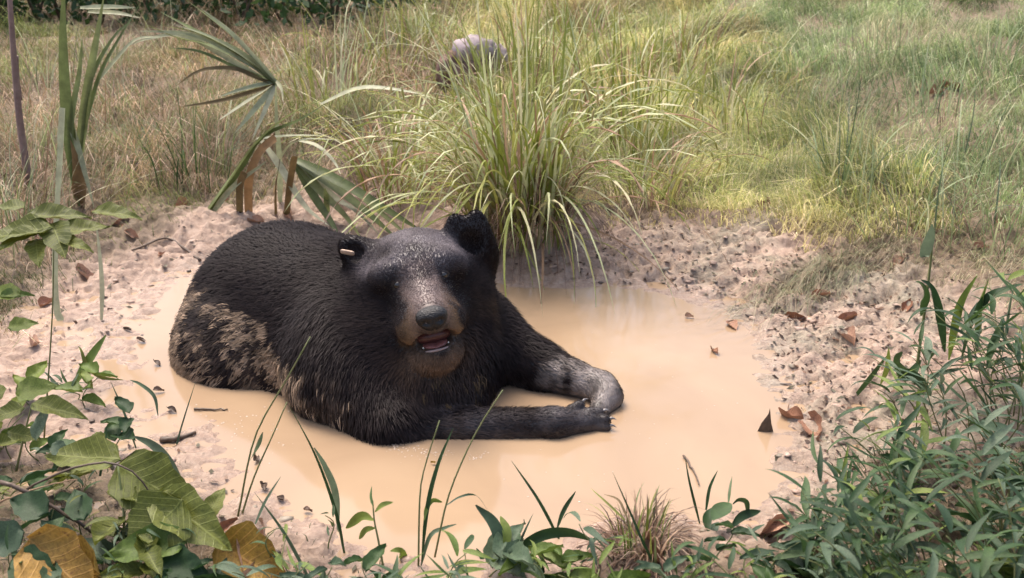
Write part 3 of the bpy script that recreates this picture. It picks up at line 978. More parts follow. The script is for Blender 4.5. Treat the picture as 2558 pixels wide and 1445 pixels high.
def col_straw(x, y, r_):
    return pick(r_, len(x), [(.22, .16, .11), (.36, .28, .21), (.48, .40, .31), (.20, .20, .12), (.10, .065, .045)], [3, 3, 1.6, 1.6, 1.5])
sward("dead_straw", "dead grass straw matted on the muddy bank above the water", 16000, (-1.8, 2.0), (1.3, 4.2), (.03, .15), col_straw, .0010, acc_straw, 1.35, .75, seed=15)

# ================================================================== SEDGE TUSSOCKS
def tussock(label, group, u, v, n, Lr, Wr, rad, mats, vars_, face=None, stuff=120, name="sedge_tussock", stuff_L=(.1, .3), z_up=.0, seeds=0, seed=0):
    r_ = np.random.default_rng(seed + 200)
    b = gp(u, v)
    root = tag(empty(name, b), label, "grass tussock", group)
    mk = list(mats.keys()); mp = np.array(list(mats.values())); mp = mp / mp.sum()
    vk = list(vars_.keys()); vp = np.array(list(vars_.values())); vp = vp / vp.sum()
    for i in range(n):
        az = r_.uniform(0, 2 * math.pi)
        if face is not None and r_.random() < face[1]:
            az = face[0] + r_.normal(0, .9)
        rr = rad * math.sqrt(r_.random())
        ao = az + r_.normal(0, .6)
        px_, py_ = rr * math.cos(ao), rr * math.sin(ao)
        zz = gz(b[0] + px_, b[1] + py_) - b[2] - .01 + z_up * (1 - rr / rad)
        L = r_.uniform(*Lr); W = r_.uniform(*Wr)
        me = blade_mesh(int(r_.choice(vk, p=vp)), str(r_.choice(mk, p=mp)))
        pobj("blade", me, root, (px_, py_, zz), (r_.normal(0, .12), r_.normal(0, .12), az), (L, W, L))
    if stuff:       # dead strands at the foot, too fine to pick apart
        az = r_.uniform(0, 2 * math.pi, stuff)
        V, F, Cc = [], [], []
        for i in range(stuff):
            L = r_.uniform(*stuff_L)
            t0, t1, pw = ARCH[r_.integers(3, 7)]
            s, P, Nn = arch(t0, t1, pw, 4)
            P = P * L
            rr = rad * 1.05 * math.sqrt(r_.random())
            ca, sa = math.cos(az[i]), math.sin(az[i])
            Q = np.stack([P[:, 0] * ca, P[:, 0] * sa, P[:, 2]], -1) + [rr * math.cos(az[i] + .5), rr * math.sin(az[i] + .5), 0]
            Q[:, 2] += gz(b[0] + Q[0, 0], b[1] + Q[0, 1]) - b[2] + z_up * .5
            w = r_.uniform(.0008, .0018) * np.array([1, 1, .9, .7, .1])
            sd = np.array([-sa, ca, 0])
            k0 = len(V) * 1
            vv = np.concatenate([Q - sd * w[:, None], Q + sd * w[:, None]])
            o = i * 10
            V.append(vv)
            F += [(o + j, o + 5 + j, o + 6 + j, o + 1 + j) for j in range(4)]
            c = np.array([(.17, .10, .07), (.27, .18, .12), (.38, .28, .2), (.10, .065, .05)][r_.integers(0, 4)])
            Cc.append(np.tile(c, (10, 1)))
        t_ = pobj("thatch", mesh_np("thatch", np.concatenate(V), np.array(F), M["grass"], False, np.concatenate(Cc)), root)
        t_["kind"] = "stuff"
    for i in range(seeds):      # drooping yellow-green seed heads on thin stalks
        az = r_.uniform(0, 2 * math.pi) if face is None else face[0] + r_.normal(0, 1.1)
        L = r_.uniform(Lr[0] * .8, Lr[1] * 1.05)
        s, P, Nn = arch(.15, r_.uniform(1.6, 2.7), 1.6, 9)
        P = P * L
        Q = np.stack([P[:, 0] * math.cos(az), P[:, 0] * math.sin(az), P[:, 2]], -1) + [0, 0, z_up * .6]
        st = pobj("stalk", tube_mesh("stalk", Q, np.full(len(Q), .0012), M["sedge_pale"], 5), root)
        for kk in range(3):
            c = Q[-1 - kk]
            dwn = np.array([.012 * r_.normal(), .012 * r_.normal(), -.035 - .02 * r_.random()])
            pts = np.array([c + dwn * t for t in np.linspace(0, 1, 6)])
            rr = np.array([.0012, .0035, .0042, .004, .0026, .0004])
            pobj("seed_head", tube_mesh("seed_head", pts, rr, M["sedge_seed"], 6), st)
    return root
M["sedge_seed"] = mat_leaf("sedge_seed", (.36, .34, .10), (.45, .40, .14), (.52, .44, .20), .7, .2)
FR = -math.pi / 2      # toward the camera
tussock("big arching sedge tussock with drooping blades trailing to the water's far edge", None, 1300, 560, 285, (.46, .86), (.006, .0125), .17,
        dict(sedge=5, sedge_pale=2.2, sedge_dead=1.2), {0: 2, 1: 2.2, 2: 2.2, 3: 2.2, 4: 3, 5: 2, 6: 1.5, 9: 3}, (FR, .5), 800, stuff_L=(.14, .42), z_up=.14, seeds=16, seed=1)
tussock("upright bright sedge clump right behind the big tussock", None, 1560, 400, 110, (.45, .8), (.006, .011), .22,
        dict(sedge=5, sedge_pale=1.5, sedge_dead=1), {0: 3, 1: 3, 2: 2, 3: 1, 7: 2}, None, 160, seeds=8, seed=2)
tussock("drooping sedge clump with seed heads between the reeds and the big tussock", None, 990, 470, 120, (.34, .58), (.005, .010), .18,
        dict(sedge=4, sedge_pale=2, sedge_dead=2), {2: 2, 3: 3, 4: 3, 5: 1, 8: 2}, (FR, .3), 160, seeds=10, seed=3)
tussock("sparse upright sedge clump on a dark mound on the right bank", None, 2115, 480, 46, (.28, .52), (.004, .0075), .10,
        dict(meadow=4, blue_grass=1.5, sedge_pale=1.5, sedge=1), {0: 2, 1: 3, 2: 3, 8: 2, 3: 2}, None, 170, stuff_L=(.06, .16), seed=4)
tussock("sedge clump growing beside the pale rock", None, 1330, 235, 80, (.45, .75), (.006, .010), .25,
        dict(sedge=4, sedge_pale=1.5, sedge_dead=1), {0: 2, 1: 3, 2: 3, 3: 2}, None, 120, seeds=6, seed=5)
tussock("low sedge clump spilling right between the big tussock and the bare bank", None, 1600, 500, 80, (.28, .5), (.004, .008), .16,
        dict(sedge=4, sedge_pale=2, sedge_dead=1.5), {2: 2, 3: 3, 4: 3, 8: 3, 5: 2}, (-.6, .5), 200, seeds=8, seed=6)
for i, (u, v, nn, lb) in enumerate([(830, 290, 70, "dark hollow sedge clump overhanging behind the snapped reed"), (1060, 150, 60, "sedge clump growing left of the weathered stump"), (1450, 120, 80, "sedge clump in the grass right of the weathered stump"),
        (1690, 190, 90, "tall yellow-green sedge clump where the sedges meet the blue-green meadow"), (1800, 330, 60, "short sedge clump at the edge of the blue-green meadow"), (1560, 230, 80, "dense sedge clump standing behind the upright bright clump"),
        (1250, 60, 60, "far sedge clump standing beyond the weathered stump"), (940, 200, 50, "thin sedge clump above the long arching reed leaf"), (1180, 330, 60, "sedge clump between the weathered stump and the big tussock")]):
    tussock(lb, "sedge clumps scattered behind the big tussock", u, v, nn, (.3, .6), (.005, .009), .24,
            dict(sedge=4, sedge_pale=2, sedge_dead=1.2), {0: 2, 1: 3, 2: 3, 3: 2, 4: 1}, None, 60 if i else 400, seeds=5, seed=10 + i)
for i, (u, v, nn, lb) in enumerate([(2010, 330, 34, "thin grass tuft in the meadow where the yellow sedges end"), (2330, 300, 40, "bluish grass tuft beside the cluster of red dead leaves"), (2480, 190, 50, "dense bluish grass tuft at the far right of the meadow"), (2200, 160, 36, "sparse tuft of upright blades in the far meadow"),
        (2420, 460, 40, "grass tuft between the dark mound and the right edge of the meadow"), (2520, 620, 40, "dark grass tuft just above the leafy grass mass"), (1960, 200, 30, "thin grass tuft in the far meadow beyond the sedges"), (2280, 560, 30, "small grass tuft on the bank right of the dark mound")]):
    tussock(lb, "grass tufts in the right-hand meadow", u, v, nn, (.25, .5), (.003, .006), .2,
            dict(meadow=5, sedge_pale=1, blue_grass=.6), {0: 2, 1: 3, 2: 3, 3: 2, 8: 1}, None, 60, name="grass_tuft", seed=30 + i)
for i, (u, v, nn, lb) in enumerate([(60, 400, 60, "straw-coloured grass tuft around the foot of the purple cane"), (330, 330, 40, "olive grass tuft right of the tall upright reed"), (480, 450, 90, "soft dark green grass tuft left of the snapped reed"), (120, 250, 50, "pale grass tuft behind the tall upright reed"),
        (560, 400, 30, "thin grass tuft at the foot of the snapped reed's fan"), (30, 560, 40, "grass tuft behind the olive-leaved sapling"), (420, 140, 40, "grass tuft behind the snapped reed's leaf fan"), (250, 190, 40, "grass tuft between the tall reed and the leaf fan"), (40, 620, 50, "dry grass tuft at the left edge of the bare mud")]):
    tussock(lb, "grass tufts in the brown grass by the reeds", u, v, nn, (.22, .48), (.0025, .0055), .2,
            dict(reed=2.5, sedge_pale=1.5, sedge_dead=2.5, reed_pale=1.5) if i != 2 else dict(reed=4, herb=2), {0: 2, 1: 3, 2: 3, 3: 2, 8: 1.5}, None, 160, name="grass_tuft", seed=50 + i)
tussock("small brown cut sedge stub on the near bank at the water", None, 1610, 1352, 42, (.06, .13), (.003, .006), .06,
        dict(sedge_dead=3, sedge=2, reed=2), {7: 3, 0: 3, 1: 2, 2: 1}, None, 260, name="sedge_stub", stuff_L=(.04, .12), seed=70)

# ================================================================== BENT REEDS BEHIND THE BEAR'S BACK
def plant(name, label, cat, base, group=None): return tag(empty(name, base), label, cat, group)
pb = gp(640, 530)
reed = plant("broken_reed", "tall reed plant snapped over, its pale leaf fan folded toward the left", "reed", pb)
y0 = pb[1]
for uv, w, m in [([(700, 540), (697, 400), (690, 300), (689, 205)], 13, 'reed_pale'), ([(692, 208), (640, 170), (560, 120), (470, 85), (345, 78)], 12, 'reed_pale'),
                 ([(690, 206), (630, 140), (560, 75), (465, 0)], 16, 'reed'), ([(692, 212), (620, 160), (520, 115), (440, 95), (360, 60)], 20, 'reed'),
                 ([(690, 210), (600, 135), (500, 85), (400, 30)], 20, 'reed'), ([(690, 214), (600, 165), (470, 92), (380, 95), (310, 118)], 12, 'reed_pale'),
                 ([(692, 214), (640, 195), (580, 172), (500, 178), (440, 215)], 12, 'reed_brown'), ([(690, 205), (620, 220), (545, 243)], 11, 'reed_pale'),
                 ([(690, 208), (610, 260), (545, 302)], 13, 'reed_pale'), ([(690, 210), (640, 270), (585, 335)], 13, 'reed_pale'),
                 ([(692, 208), (665, 270), (630, 350)], 11, 'reed_pale'), ([(690, 212), (560, 250), (450, 268)], 10, 'reed_brown'),
                 ([(690, 202), (705, 225), (708, 260)], 8, 'reed_pale'), ([(690, 206), (625, 150), (530, 95), (430, 60)], 11, 'reed_pale'), ([(690, 206), (640, 150), (575, 80), (500, 20)], 11, 'reed_pale'), ([(690, 208), (610, 150), (510, 90), (400, 62)], 11, 'reed'), ([(690, 206), (600, 175), (500, 130), (420, 120)], 10, 'reed')]:
    leaf_strip(reed, uv, (y0, y0 - .12), w, m)
pb = gp(540, 540)
reed2 = plant("reed_clump", "dark green reed leaves fanning up and right from behind the bear's rump", "reed", pb)
y0 = pb[1]
for uv, w, m in [([(505, 548), (570, 460), (640, 360), (730, 285), (830, 237)], 20, 'reed'), ([(510, 545), (600, 430), (655, 345), (750, 300), (815, 258)], 12, 'reed'),
                 ([(620, 545), (622, 450), (650, 380), (690, 345)], 16, 'reed_brown'), ([(600, 545), (600, 470), (612, 430)], 14, 'reed_brown'),
                 ([(640, 348), (710, 342), (780, 340), (850, 345)], 10, 'reed_pale'), ([(800, 262), (890, 224), (963, 222), (1062, 237)], 12, 'reed_pale'),
                 ([(560, 548), (480, 575), (380, 590), (280, 622)], 14, 'reed'), ([(540, 560), (440, 585), (330, 612)], 8, 'reed_brown'),
                 ([(520, 548), (580, 470), (670, 400)], 10, 'reed_pale')]:
    leaf_strip(reed2, uv, (y0, y0 - .1), w * 1.25, m, 'even' if m == 'reed_brown' else 'blade')
pb = gp(740, 530)
reed3 = plant("folded_reed", "reed plant folded at mid height, broad leaves pointing down behind the bear's neck", "reed", pb)
y0 = pb[1]
for uv, w, m in [([(715, 548), (722, 470), (735, 390)], 26, 'reed_brown'), ([(728, 396), (800, 430), (900, 485), (1064, 585)], 20, 'reed'),
                 ([(730, 398), (800, 445), (900, 520), (1000, 605)], 22, 'reed'), ([(735, 402), (800, 480), (860, 540), (905, 600)], 18, 'reed'),
                 ([(740, 400), (830, 490), (890, 530), (960, 600)], 13, 'reed_pale'), ([(735, 410), (790, 500), (830, 560), (850, 600)], 16, 'reed'),
                 ([(653, 352), (700, 420), (760, 515), (822, 565)], 15, 'reed_pale'), ([(745, 352), (790, 365), (830, 400), (852, 438)], 10, 'reed_pale'),
                 ([(690, 420), (720, 370), (760, 350), (850, 350)], 11, 'reed_pale'), ([(816, 560), (815, 500), (812, 470)], 12, 'reed'),
                 ([(740, 400), (860, 460), (960, 540), (1030, 600)], 14, 'reed'), ([(690, 540), (690, 470), (700, 400)], 14, 'reed_brown')]:
    leaf_strip(reed3, uv, (y0, y0 - .22), w * (.6 if m == 'reed_brown' else 1.2), m, 'even' if m == 'reed_brown' else 'blade')
# ---- reeds at the left edge
pb = gp(200, 515)
reed4 = plant("tall_reed", "tall dark green upright reed with brown base at the left edge", "reed", pb)
y0 = pb[1]
for uv, w, m in [([(205, 520), (182, 400), (165, 250), (158, 100), (160, -60)], 19, 'reed'), ([(190, 500), (178, 330), (200, 180), (206, 90)], 15, 'reed'),
                 ([(195, 420), (215, 250), (240, 110), (262, -20)], 15, 'reed'), ([(200, 400), (222, 220), (280, 100), (330, 50)], 11, 'reed'),
                 ([(210, 330), (250, 190), (300, 95), (350, 10)], 9, 'reed'), ([(240, 210), (290, 150), (340, 100), (400, 92)], 9, 'reed_pale'),
                 ([(205, 520), (195, 440), (175, 350)], 22, 'reed_brown'), ([(160, 270), (190, 350), (215, 440), (235, 520)], 10, 'reed_pale'),
                 ([(200, 20), (280, 18), (340, 20)], 8, 'reed_pale'), ([(220, 30), (290, 33), (350, 45)], 8, 'reed_pale')]:
    leaf_strip(reed4, uv, (y0, y0 - .05), w * 1.35, m)
pb = gp(150, 800)
reed5 = plant("pale_reed", "pale grey-green dead reed leaf standing in the mud, kinked at its foot", "reed", pb)
leaf_strip(reed5, [(215, 875), (175, 830), (148, 795), (140, 700), (143, 560), (152, 400), (158, 270)], (pb[1] - .05, pb[1] + .1), 19, 'reed_pale', 'even')
pb = gp(255, 800)
reed6 = plant("pale_reed", "short narrow pale reed leaf standing upright in the wet mud", "reed", pb)
leaf_strip(reed6, [(254, 806), (256, 720), (250, 640), (240, 552)], (pb[1], pb[1] + .05), 11, 'reed_pale')
pb = gp(75, 470)
cane = plant("purple_cane", "purple-brown bare cane leaning at the left edge", "cane", pb)
stem_strip(cane, [(75, 470), (52, 320), (38, 180), (22, -40)], (pb[1], pb[1] - .05), 20, 'purple', 'cane')
stem_strip(cane, [(52, 250), (46, 200), (44, 140)], (pb[1], pb[1] - .02), 8, 'purple', 'side_shoot')

# ---- clods of mud along the shore, too many and small to pick apart
def clods(label, n, acc_, seed, smax=.011):
    r_ = np.random.default_rng(seed)
    x, y = r_.uniform(-1.7, 1.7, n * 8), r_.uniform(1.4, 3.9, n * 8)
    ok = r_.random(n * 8) < acc_(x, y)
    x, y = x[ok][:n], y[ok][:n]
    z = np.array([gz(a, b) for a, b in zip(x, y)])
    m = len(x)
    R_ = .002 + smax * r_.random(m) ** 3
    base = np.array([(math.cos(a), math.sin(a), h) for h, k in ((-.3, 0), (.45, .5)) for a in (np.arange(6) + k) * math.pi / 3] + [(0, 0, .85)])
    V = base[None] * (1 + r_.normal(0, .22, (m, 13, 1))) * (R_[:, None] * [1.3, 1, .5])[:, None, :] * (1 + r_.normal(0, .25, (m, 1, 3)))
    V += np.stack([x, y, z], -1)[:, None]
    T = [(i, (i + 1) % 6, 6 + i) for i in range(6)] + [((i + 1) % 6, 6 + (i + 1) % 6, 6 + i) for i in range(6)] + [(6 + i, 6 + (i + 1) % 6, 12) for i in range(6)]
    F = (np.arange(m)[:, None, None] * 13 + np.array(T)[None]).reshape(-1, 3)
    C = pick(r_, m, [(.21, .145, .11), (.25, .18, .14), (.17, .14, .105), (.08, .058, .045)], [3, 3, 2, 1.5])
    return tag(obj("mud_clods", mesh_np("mud_clods", V.reshape(-1, 3), F, M["skin"], True, np.repeat(C, 13, 0))), label, "mud", kind="stuff")
clods("crumbly clods of mud along the right-hand shore", 900, lambda x, y: sstep(-.03, .05, shore_dist(x, y)) * sstep(.6, .15, shore_dist(x, y)) * (x > .2), 400, .008)
clods("crumbs of wet mud on the flats left of the bear", 350, lambda x, y: sstep(-.1, .02, shore_dist(x, y)) * sstep(.5, .1, shore_dist(x, y)) * (x <= .2), 401, .008)

# ---- swath of long grass combed down the right bank toward the water
r_ = np.random.default_rng(555)
V, F, Cc = [], [], []
n_ = 900
for i in range(n_):
    t, w_ = r_.random() ** .8, r_.normal(0, 1)
    a, b = gp(2230, 610), gp(1985, 715)
    c0 = a + (b - a) * t
    x, y = c0[0] + .10 * w_ + .05 * r_.normal(), c0[1] + .10 * w_ * .9 + .05 * r_.normal()
    L = r_.uniform(.08, .20)
    az = math.atan2(b[1] - a[1], b[0] - a[0]) + r_.normal(0, .45) + .25 * math.sin(9 * x)
    sd = np.array([-math.sin(az), math.cos(az), .3]) * r_.uniform(.0007, .0014)
    o = len(V)
    for k in range(5):
        f = k / 4
        px_, py_ = x + math.cos(az) * L * f, y + math.sin(az) * L * f
        p = np.array([px_, py_, max(gz(px_, py_), 0) + .006 + .022 * math.sin(math.pi * min(f * 1.1, 1)) * r_.uniform(.4, 1.2)])
        V += [p - sd * (1 - .8 * f), p + sd * (1 - .8 * f)]
    F += [(o + 2 * k, o + 2 * k + 1, o + 2 * k + 3, o + 2 * k + 2) for k in range(4)]
    Cc.append(np.tile(np.array([(.24, .23, .14), (.34, .30, .21), (.18, .20, .11), (.28, .22, .15)][r_.integers(0, 4)]) * r_.uniform(.8, 1.3), (10, 1)))
tag(obj("combed_grass", mesh_np("combed_grass", np.array(V), np.array(F), M["grass"], False, np.concatenate(Cc))), "swath of flattened grey-green grass combed down the right bank to the water", "grass", kind="stuff")

# ---- litter of bark, leaf and stalk scraps on the banks
def litter(label, n, acc_, seed):
    r_ = np.random.default_rng(seed)
    x, y = r_.uniform(-1.8, 1.9, n * 10), r_.uniform(1.4, 4.2, n * 10)
    ok = r_.random(n * 10) < acc_(x, y)
    x, y = x[ok][:n], y[ok][:n]
    m = len(x)
    V, F, Cc = [], [], []
    pal = [(.05, .03, .022), (.09, .055, .04), (.20, .12, .08), (.34, .24, .18), (.14, .13, .09)]
    for i in range(m):
        L, w = r_.uniform(.006, .026), r_.uniform(.0015, .006)
        az = r_.uniform(0, 6.28)
        a = np.array([math.cos(az), math.sin(az), r_.normal(0, .2)]); b = np.array([-math.sin(az), math.cos(az), r_.normal(0, .3)])
        c = np.array([x[i], y[i], max(gz(x[i], y[i]), 0) + .003])
        o = len(V)
        V += [c - a * L * .5, c - b * w + [0, 0, r_.uniform(0, .004)], c + a * L * .5 + [0, 0, r_.uniform(0, .004)], c + b * w]
        F.append((o, o + 1, o + 2, o + 3))
        Cc.append(np.tile(np.array(pal[r_.integers(0, 5)]), (4, 1)))
    return tag(obj("leaf_litter", mesh_np("leaf_litter", np.array(V), np.array(F), M["grass"], False, np.concatenate(Cc))), label, "litter", kind="stuff")
litter("scraps of bark and leaf strewn over the right-hand bank", 2600, lambda x, y: sstep(-.01, .06, shore_dist(x, y)) * sstep(1.0, .3, shore_dist(x, y)) * (x > .1), 600)
litter("scraps of bark and leaf on the mud left of the bear", 420, lambda x, y: sstep(-.05, .06, shore_dist(x, y)) * sstep(.8, .2, shore_dist(x, y)) * (x <= .1) * (.25 + 1.5 * sstep(0, .3, noise2(x * 5, y * 5, 150))), 601)

# ================================================================== ROCK / STUMP, SHRUBS
def lump(name, c, rad, mat, parent, seed, amp=.25, seg=22, rings=14):
    vs, fs = [], []
    for i in range(rings + 1):
        th = math.pi * i / rings
        for j in range(seg):
            ph = 2 * math.pi * j / seg
            p = np.array([math.sin(th) * math.cos(ph), math.sin(th) * math.sin(ph), math.cos(th)])
            d = 1 + amp * float(noise2(np.array([p[0] * 2.2 + seed]), np.array([p[1] * 2.2 + p[2] * 1.7]), seed)[0] * 2) + amp * .5 * float(noise2(np.array([p[0] * 6]), np.array([p[2] * 6 + p[1] * 5 + seed]), seed + 1)[0] * 2)
            vs.append(np.array(c) + p * rad * d)
    for i in range(rings):
        for j in range(seg):
            k = (j + 1) % seg
            fs.append((i * seg + j, (i + 1) * seg + j, (i + 1) * seg + k, i * seg + k))
    return pobj(name, mesh_np(name, np.array(vs), np.array(fs), M[mat]), parent)
sb = gp(1185, 235)
stump = plant("rotten_stump", "pinkish-grey weathered stump half hidden in grass behind the big tussock", "stump", sb)
lump("bark", (0, .02, .10), np.array([.17, .13, .15]), "bark", stump, 3, .3)
lump("broken_top", (.0, -.02, .235), np.array([.115, .08, .075]), "stone", stump, 5, .16)
lump("splinter", (.12, .0, .19), np.array([.055, .05, .07]), "stone", stump, 8, .16)
lump("splinter", (-.13, -.02, .13), np.array([.07, .06, .10]), "bark", stump, 9, .35)
def shrub(label, group, x, y, h, w, seed, mat='herb', nleaf=260):
    r_ = np.random.default_rng(seed)
    z = gz(x, y)
    root = tag(empty("dark_shrub", (x, y, z)), label, "shrub", group)
    for k in range(5):
        a = r_.uniform(0, 6.28); e = np.array([math.cos(a) * w * .4, math.sin(a) * w * .4, h * r_.uniform(.6, .95)])
        pobj("stem", tube_mesh("stem", smooth_path([np.zeros(3), e * [.3, .3, .5], e], 8), np.linspace(.012, .003, 8), M["twig"], 6), root)
    V, F = [], []
    for i in range(nleaf):
        a, rr = r_.uniform(0, 6.28), w * .55 * math.sqrt(r_.random())
        zc = h * (.12 + .9 * r_.random() ** .8) * (1 - .5 * (rr / (w * .55)) ** 2)
        c = np.array([math.cos(a) * rr, math.sin(a) * rr, zc])
        d = r_.normal(0, 1, 3); d[2] -= .4; d /= np.linalg.norm(d)
        s_ = np.cross(d, r_.normal(0, 1, 3)); s_ /= np.linalg.norm(s_)
        Ll = r_.uniform(.04, .09)
        o = len(V)
        V += [c, c + d * Ll * .5 + s_ * Ll * .25, c + d * Ll, c + d * Ll * .5 - s_ * Ll * .25]
        F.append((o, o + 1, o + 2, o + 3))
    cr = pobj("crown", mesh_np("crown", np.array(V), np.array(F), M[mat], False), root)
    cr["kind"] = "stuff"
for i in range(17):
    sp = gp(-150 + 72 * i + rng.normal(0, 12), 34 + rng.normal(0, 8) if i < 16 else 20)
    shrub("low dark leafy shrub along the wood's edge far behind the bear", "dark shrubs along the wood's edge", sp[0], sp[1] - .3, .45 + .2 * rng.random(), .62, 300 + i)

M["scrap"] = mat_leaf("wet_scrap", (.04, .025, .018), (.08, .05, .035), (.13, .08, .055), .4, .05)
# ================================================================== DEAD LEAVES, TWIGS, FLOATING BITS
def ground_frame(x, y, e=.02):
    nrm = np.array([-(gz(x + e, y) - gz(x - e, y)) / (2 * e), -(gz(x, y + e) - gz(x, y - e)) / (2 * e), 1.0])
    nrm = np.clip(nrm, -.6, 1)
    return Vector(nrm).normalized()
def lay_leaf(u, v, lenpx, mat, label, group, name="dead_leaf", curl=.5, wid=.30, var=None, lift=.004, tilt=.35, on_water=False):
    p = atz(u, v, .003) if on_water else gp(u, v)
    L = lenpx * mpp(p[1])
    if p[2] < .003: p[2] = .003
    q_ = Vector((0, 0, 1)).rotation_difference(Vector((0, 0, 1)) if on_water else ground_frame(p[0], p[1]))
    rz = rng.uniform(0, 6.28)
    lift = lift if not on_water else .002
    me = ovate_mesh(int(rng.integers(0, 4)) if var is None else var, mat, wid, curl)
    o = bpy.data.objects.new(name, me)
    rot = (q_.to_matrix() @ Matrix.Rotation(rz, 3, 'Z') @ Matrix.Rotation(rng.normal(0, tilt), 3, 'X') @ Matrix.Rotation(-abs(rng.normal(0, tilt * .6)), 3, 'Y'))
    o.rotation_euler = rot.to_euler()
    o.location = Vector(p) + Vector((0, 0, lift)) - rot @ Vector((L * .5, 0, 0))
    o.scale = (L, L, L)
    link(o)
    return tag(o, label, "leaf", group)
spots_bank = [(1650, 480, 40), (1905, 530, 55), (1900, 480, 60), (1990, 215, 40), (2285, 190, 30), (2290, 225, 30), (2335, 235, 40), (2370, 220, 40), (2010, 320, 40), (1990, 395, 45),
              (1860, 300, 30), (2450, 620, 30), (2270, 545, 40), (2265, 770, 45), (1985, 800, 50), (2115, 800, 45), (2430, 460, 40), (2245, 660, 40), (2050, 740, 40), (2500, 560, 35), (2120, 850, 60)]
for u, v, l in spots_bank:
    lay_leaf(u, v, l * 1.15, 'dead', "small reddish-brown dead leaf lying on the right-hand bank", "dead leaves on the right-hand bank")
for u, v, l in [(340, 330, 28), (410, 100, 30), (720, 545, 40), (560, 510, 40), (300, 560, 45), (210, 690, 60), (80, 860, 60), (640, 555, 40), (450, 520, 45), (330, 590, 40), (400, 640, 30), (120, 760, 45)]:
    lay_leaf(u, v, l, 'dead', "brown dead leaf on the mud near the reeds", "dead leaves near the reeds")
lay_leaf(2035, 1085, 100, 'dead', "large pale tan dead leaf on wet mud at the water's right edge", None, var=1, wid=.34, tilt=.2)
lay_leaf(1980, 1045, 75, 'dead', "crumpled pinkish dead leaf half sunk at the water's right edge", None, var=2, wid=.28, tilt=.3)
lay_leaf(1930, 1320, 90, 'dead', "dark red-brown curled leaf on the near right bank", None, var=3, curl=.9)
lay_leaf(1640, 1390, 100, 'dead', "curled rust-brown leaf below the cut sedge stub", None, var=0, curl=.9)
lay_leaf(2030, 1420, 130, 'dead', "grey-brown dead leaf among herbs at the lower right bank", None, var=2, curl=.6)
lay_leaf(1785, 880, 34, 'dead', "tiny dark leaf scrap floating on the open water", "leaf scraps floating on the water", on_water=True, tilt=.5)
lay_leaf(1722, 792, 22, 'dead', "tiny dark leaf scrap floating on the open water", "leaf scraps floating on the water", on_water=True, tilt=.5)
lay_leaf(1830, 815, 50, 'dead', "pale dead leaf floating near the far right shore", None, on_water=True, tilt=.1, curl=.2)
lay_leaf(1082, 1158, 14, 'yellow', "tiny orange leaf scrap floating in front of the bear's elbow", None, on_water=True, tilt=.1)
for u, v, l in [(318, 826, 26), (352, 858, 32), (395, 930, 30), (640, 1160, 40), (660, 1222, 42), (700, 1250, 34), (430, 1030, 34), (770, 1285, 30), (400, 1000, 30)]:
    lay_leaf(u, v, l * .9, 'scrap', "dark wet leaf scrap on the shallow mud left of the bear", "wet leaf scraps on the shallow mud", name="wet_leaf_scrap", curl=.35, tilt=.15)
# dark pointed leaf standing in the water
pb = atz(1912, 1078, 0)
spike = plant("upright_leaf", "dark triangular leaf tip standing out of the water by the right shore", "leaf", pb)
L = 60 * mpp(pb[1])
V = np.array([(-.42 * L, 0, -.01), (0, -.10 * L, -.01), (.40 * L, 0, -.01), (.22 * L, -.03 * L, .42 * L), (.02 * L, -.05 * L, .45 * L), (-.2 * L, 0, .42 * L), (.06 * L, 0, .85 * L), (.10 * L, 0, 1.15 * L)])
pobj("leaf_tip", mesh_np("leaf_tip", V, [(0, 1, 4, 5), (1, 2, 3, 4), (5, 4, 6), (4, 3, 6), (6, 3, 7)], M["twig"], False), spike)
def twig(label, uv, wpx, mat='twig', z=.004, group=None, y=None, name="twig"):
    P = np.array([atz(u, v, z) if y is None else aty(u, v, y) for u, v in uv]) if z is not None else np.array([gp(u, v) + [0, 0, .006] for u, v in uv])
    b = P[0].copy()
    P = smooth_path(P, 12)
    P = P + rng.normal(0, .0012, P.shape)
    o = obj(name, tube_mesh(name, P - b, np.linspace(1, .5, 12) * wpx * mpp(P[:, 1].mean()) / 2, M[mat], 6))
    o.location = b
    return tag(o, label, "twig", group)
twig("thin straight twig floating left of the bear's elbow", [(484, 1022), (570, 1023)], 7)
twig("thin pale-tipped twig lying on the water near the front bank", [(1709, 1140), (1730, 1175), (1748, 1212)], 7)
twig("dark wet stick lying on the mud at the left shallows", [(402, 1098), (450, 1094), (490, 1080)], 18, z=.008)
twig("curved twig lying on the mud bank left of the puddle", [(500, 655), (420, 600), (330, 630)], 8, z=None)
twig("bare brown vine arching over the foreground leaves at the left", [(0, 1205), (60, 1225), (160, 1285), (260, 1350), (290, 1380)], 13, y=1.62, z=0)
twig("thin brown side vine crossing the broad leaves at the left", [(60, 1225), (110, 1200), (200, 1165), (290, 1160), (340, 1190), (400, 1260)], 8, y=1.66, z=0)
twig("pale dry straw lying over the yellow leaf at the lower left", [(30, 1438), (120, 1420), (215, 1400)], 9, 'sedge_dead', y=1.52, z=0)
twig("thin dry straw crossing the herbs at the left edge", [(0, 1255), (90, 1220), (190, 1200)], 6, 'sedge_dead', y=1.64, z=0)
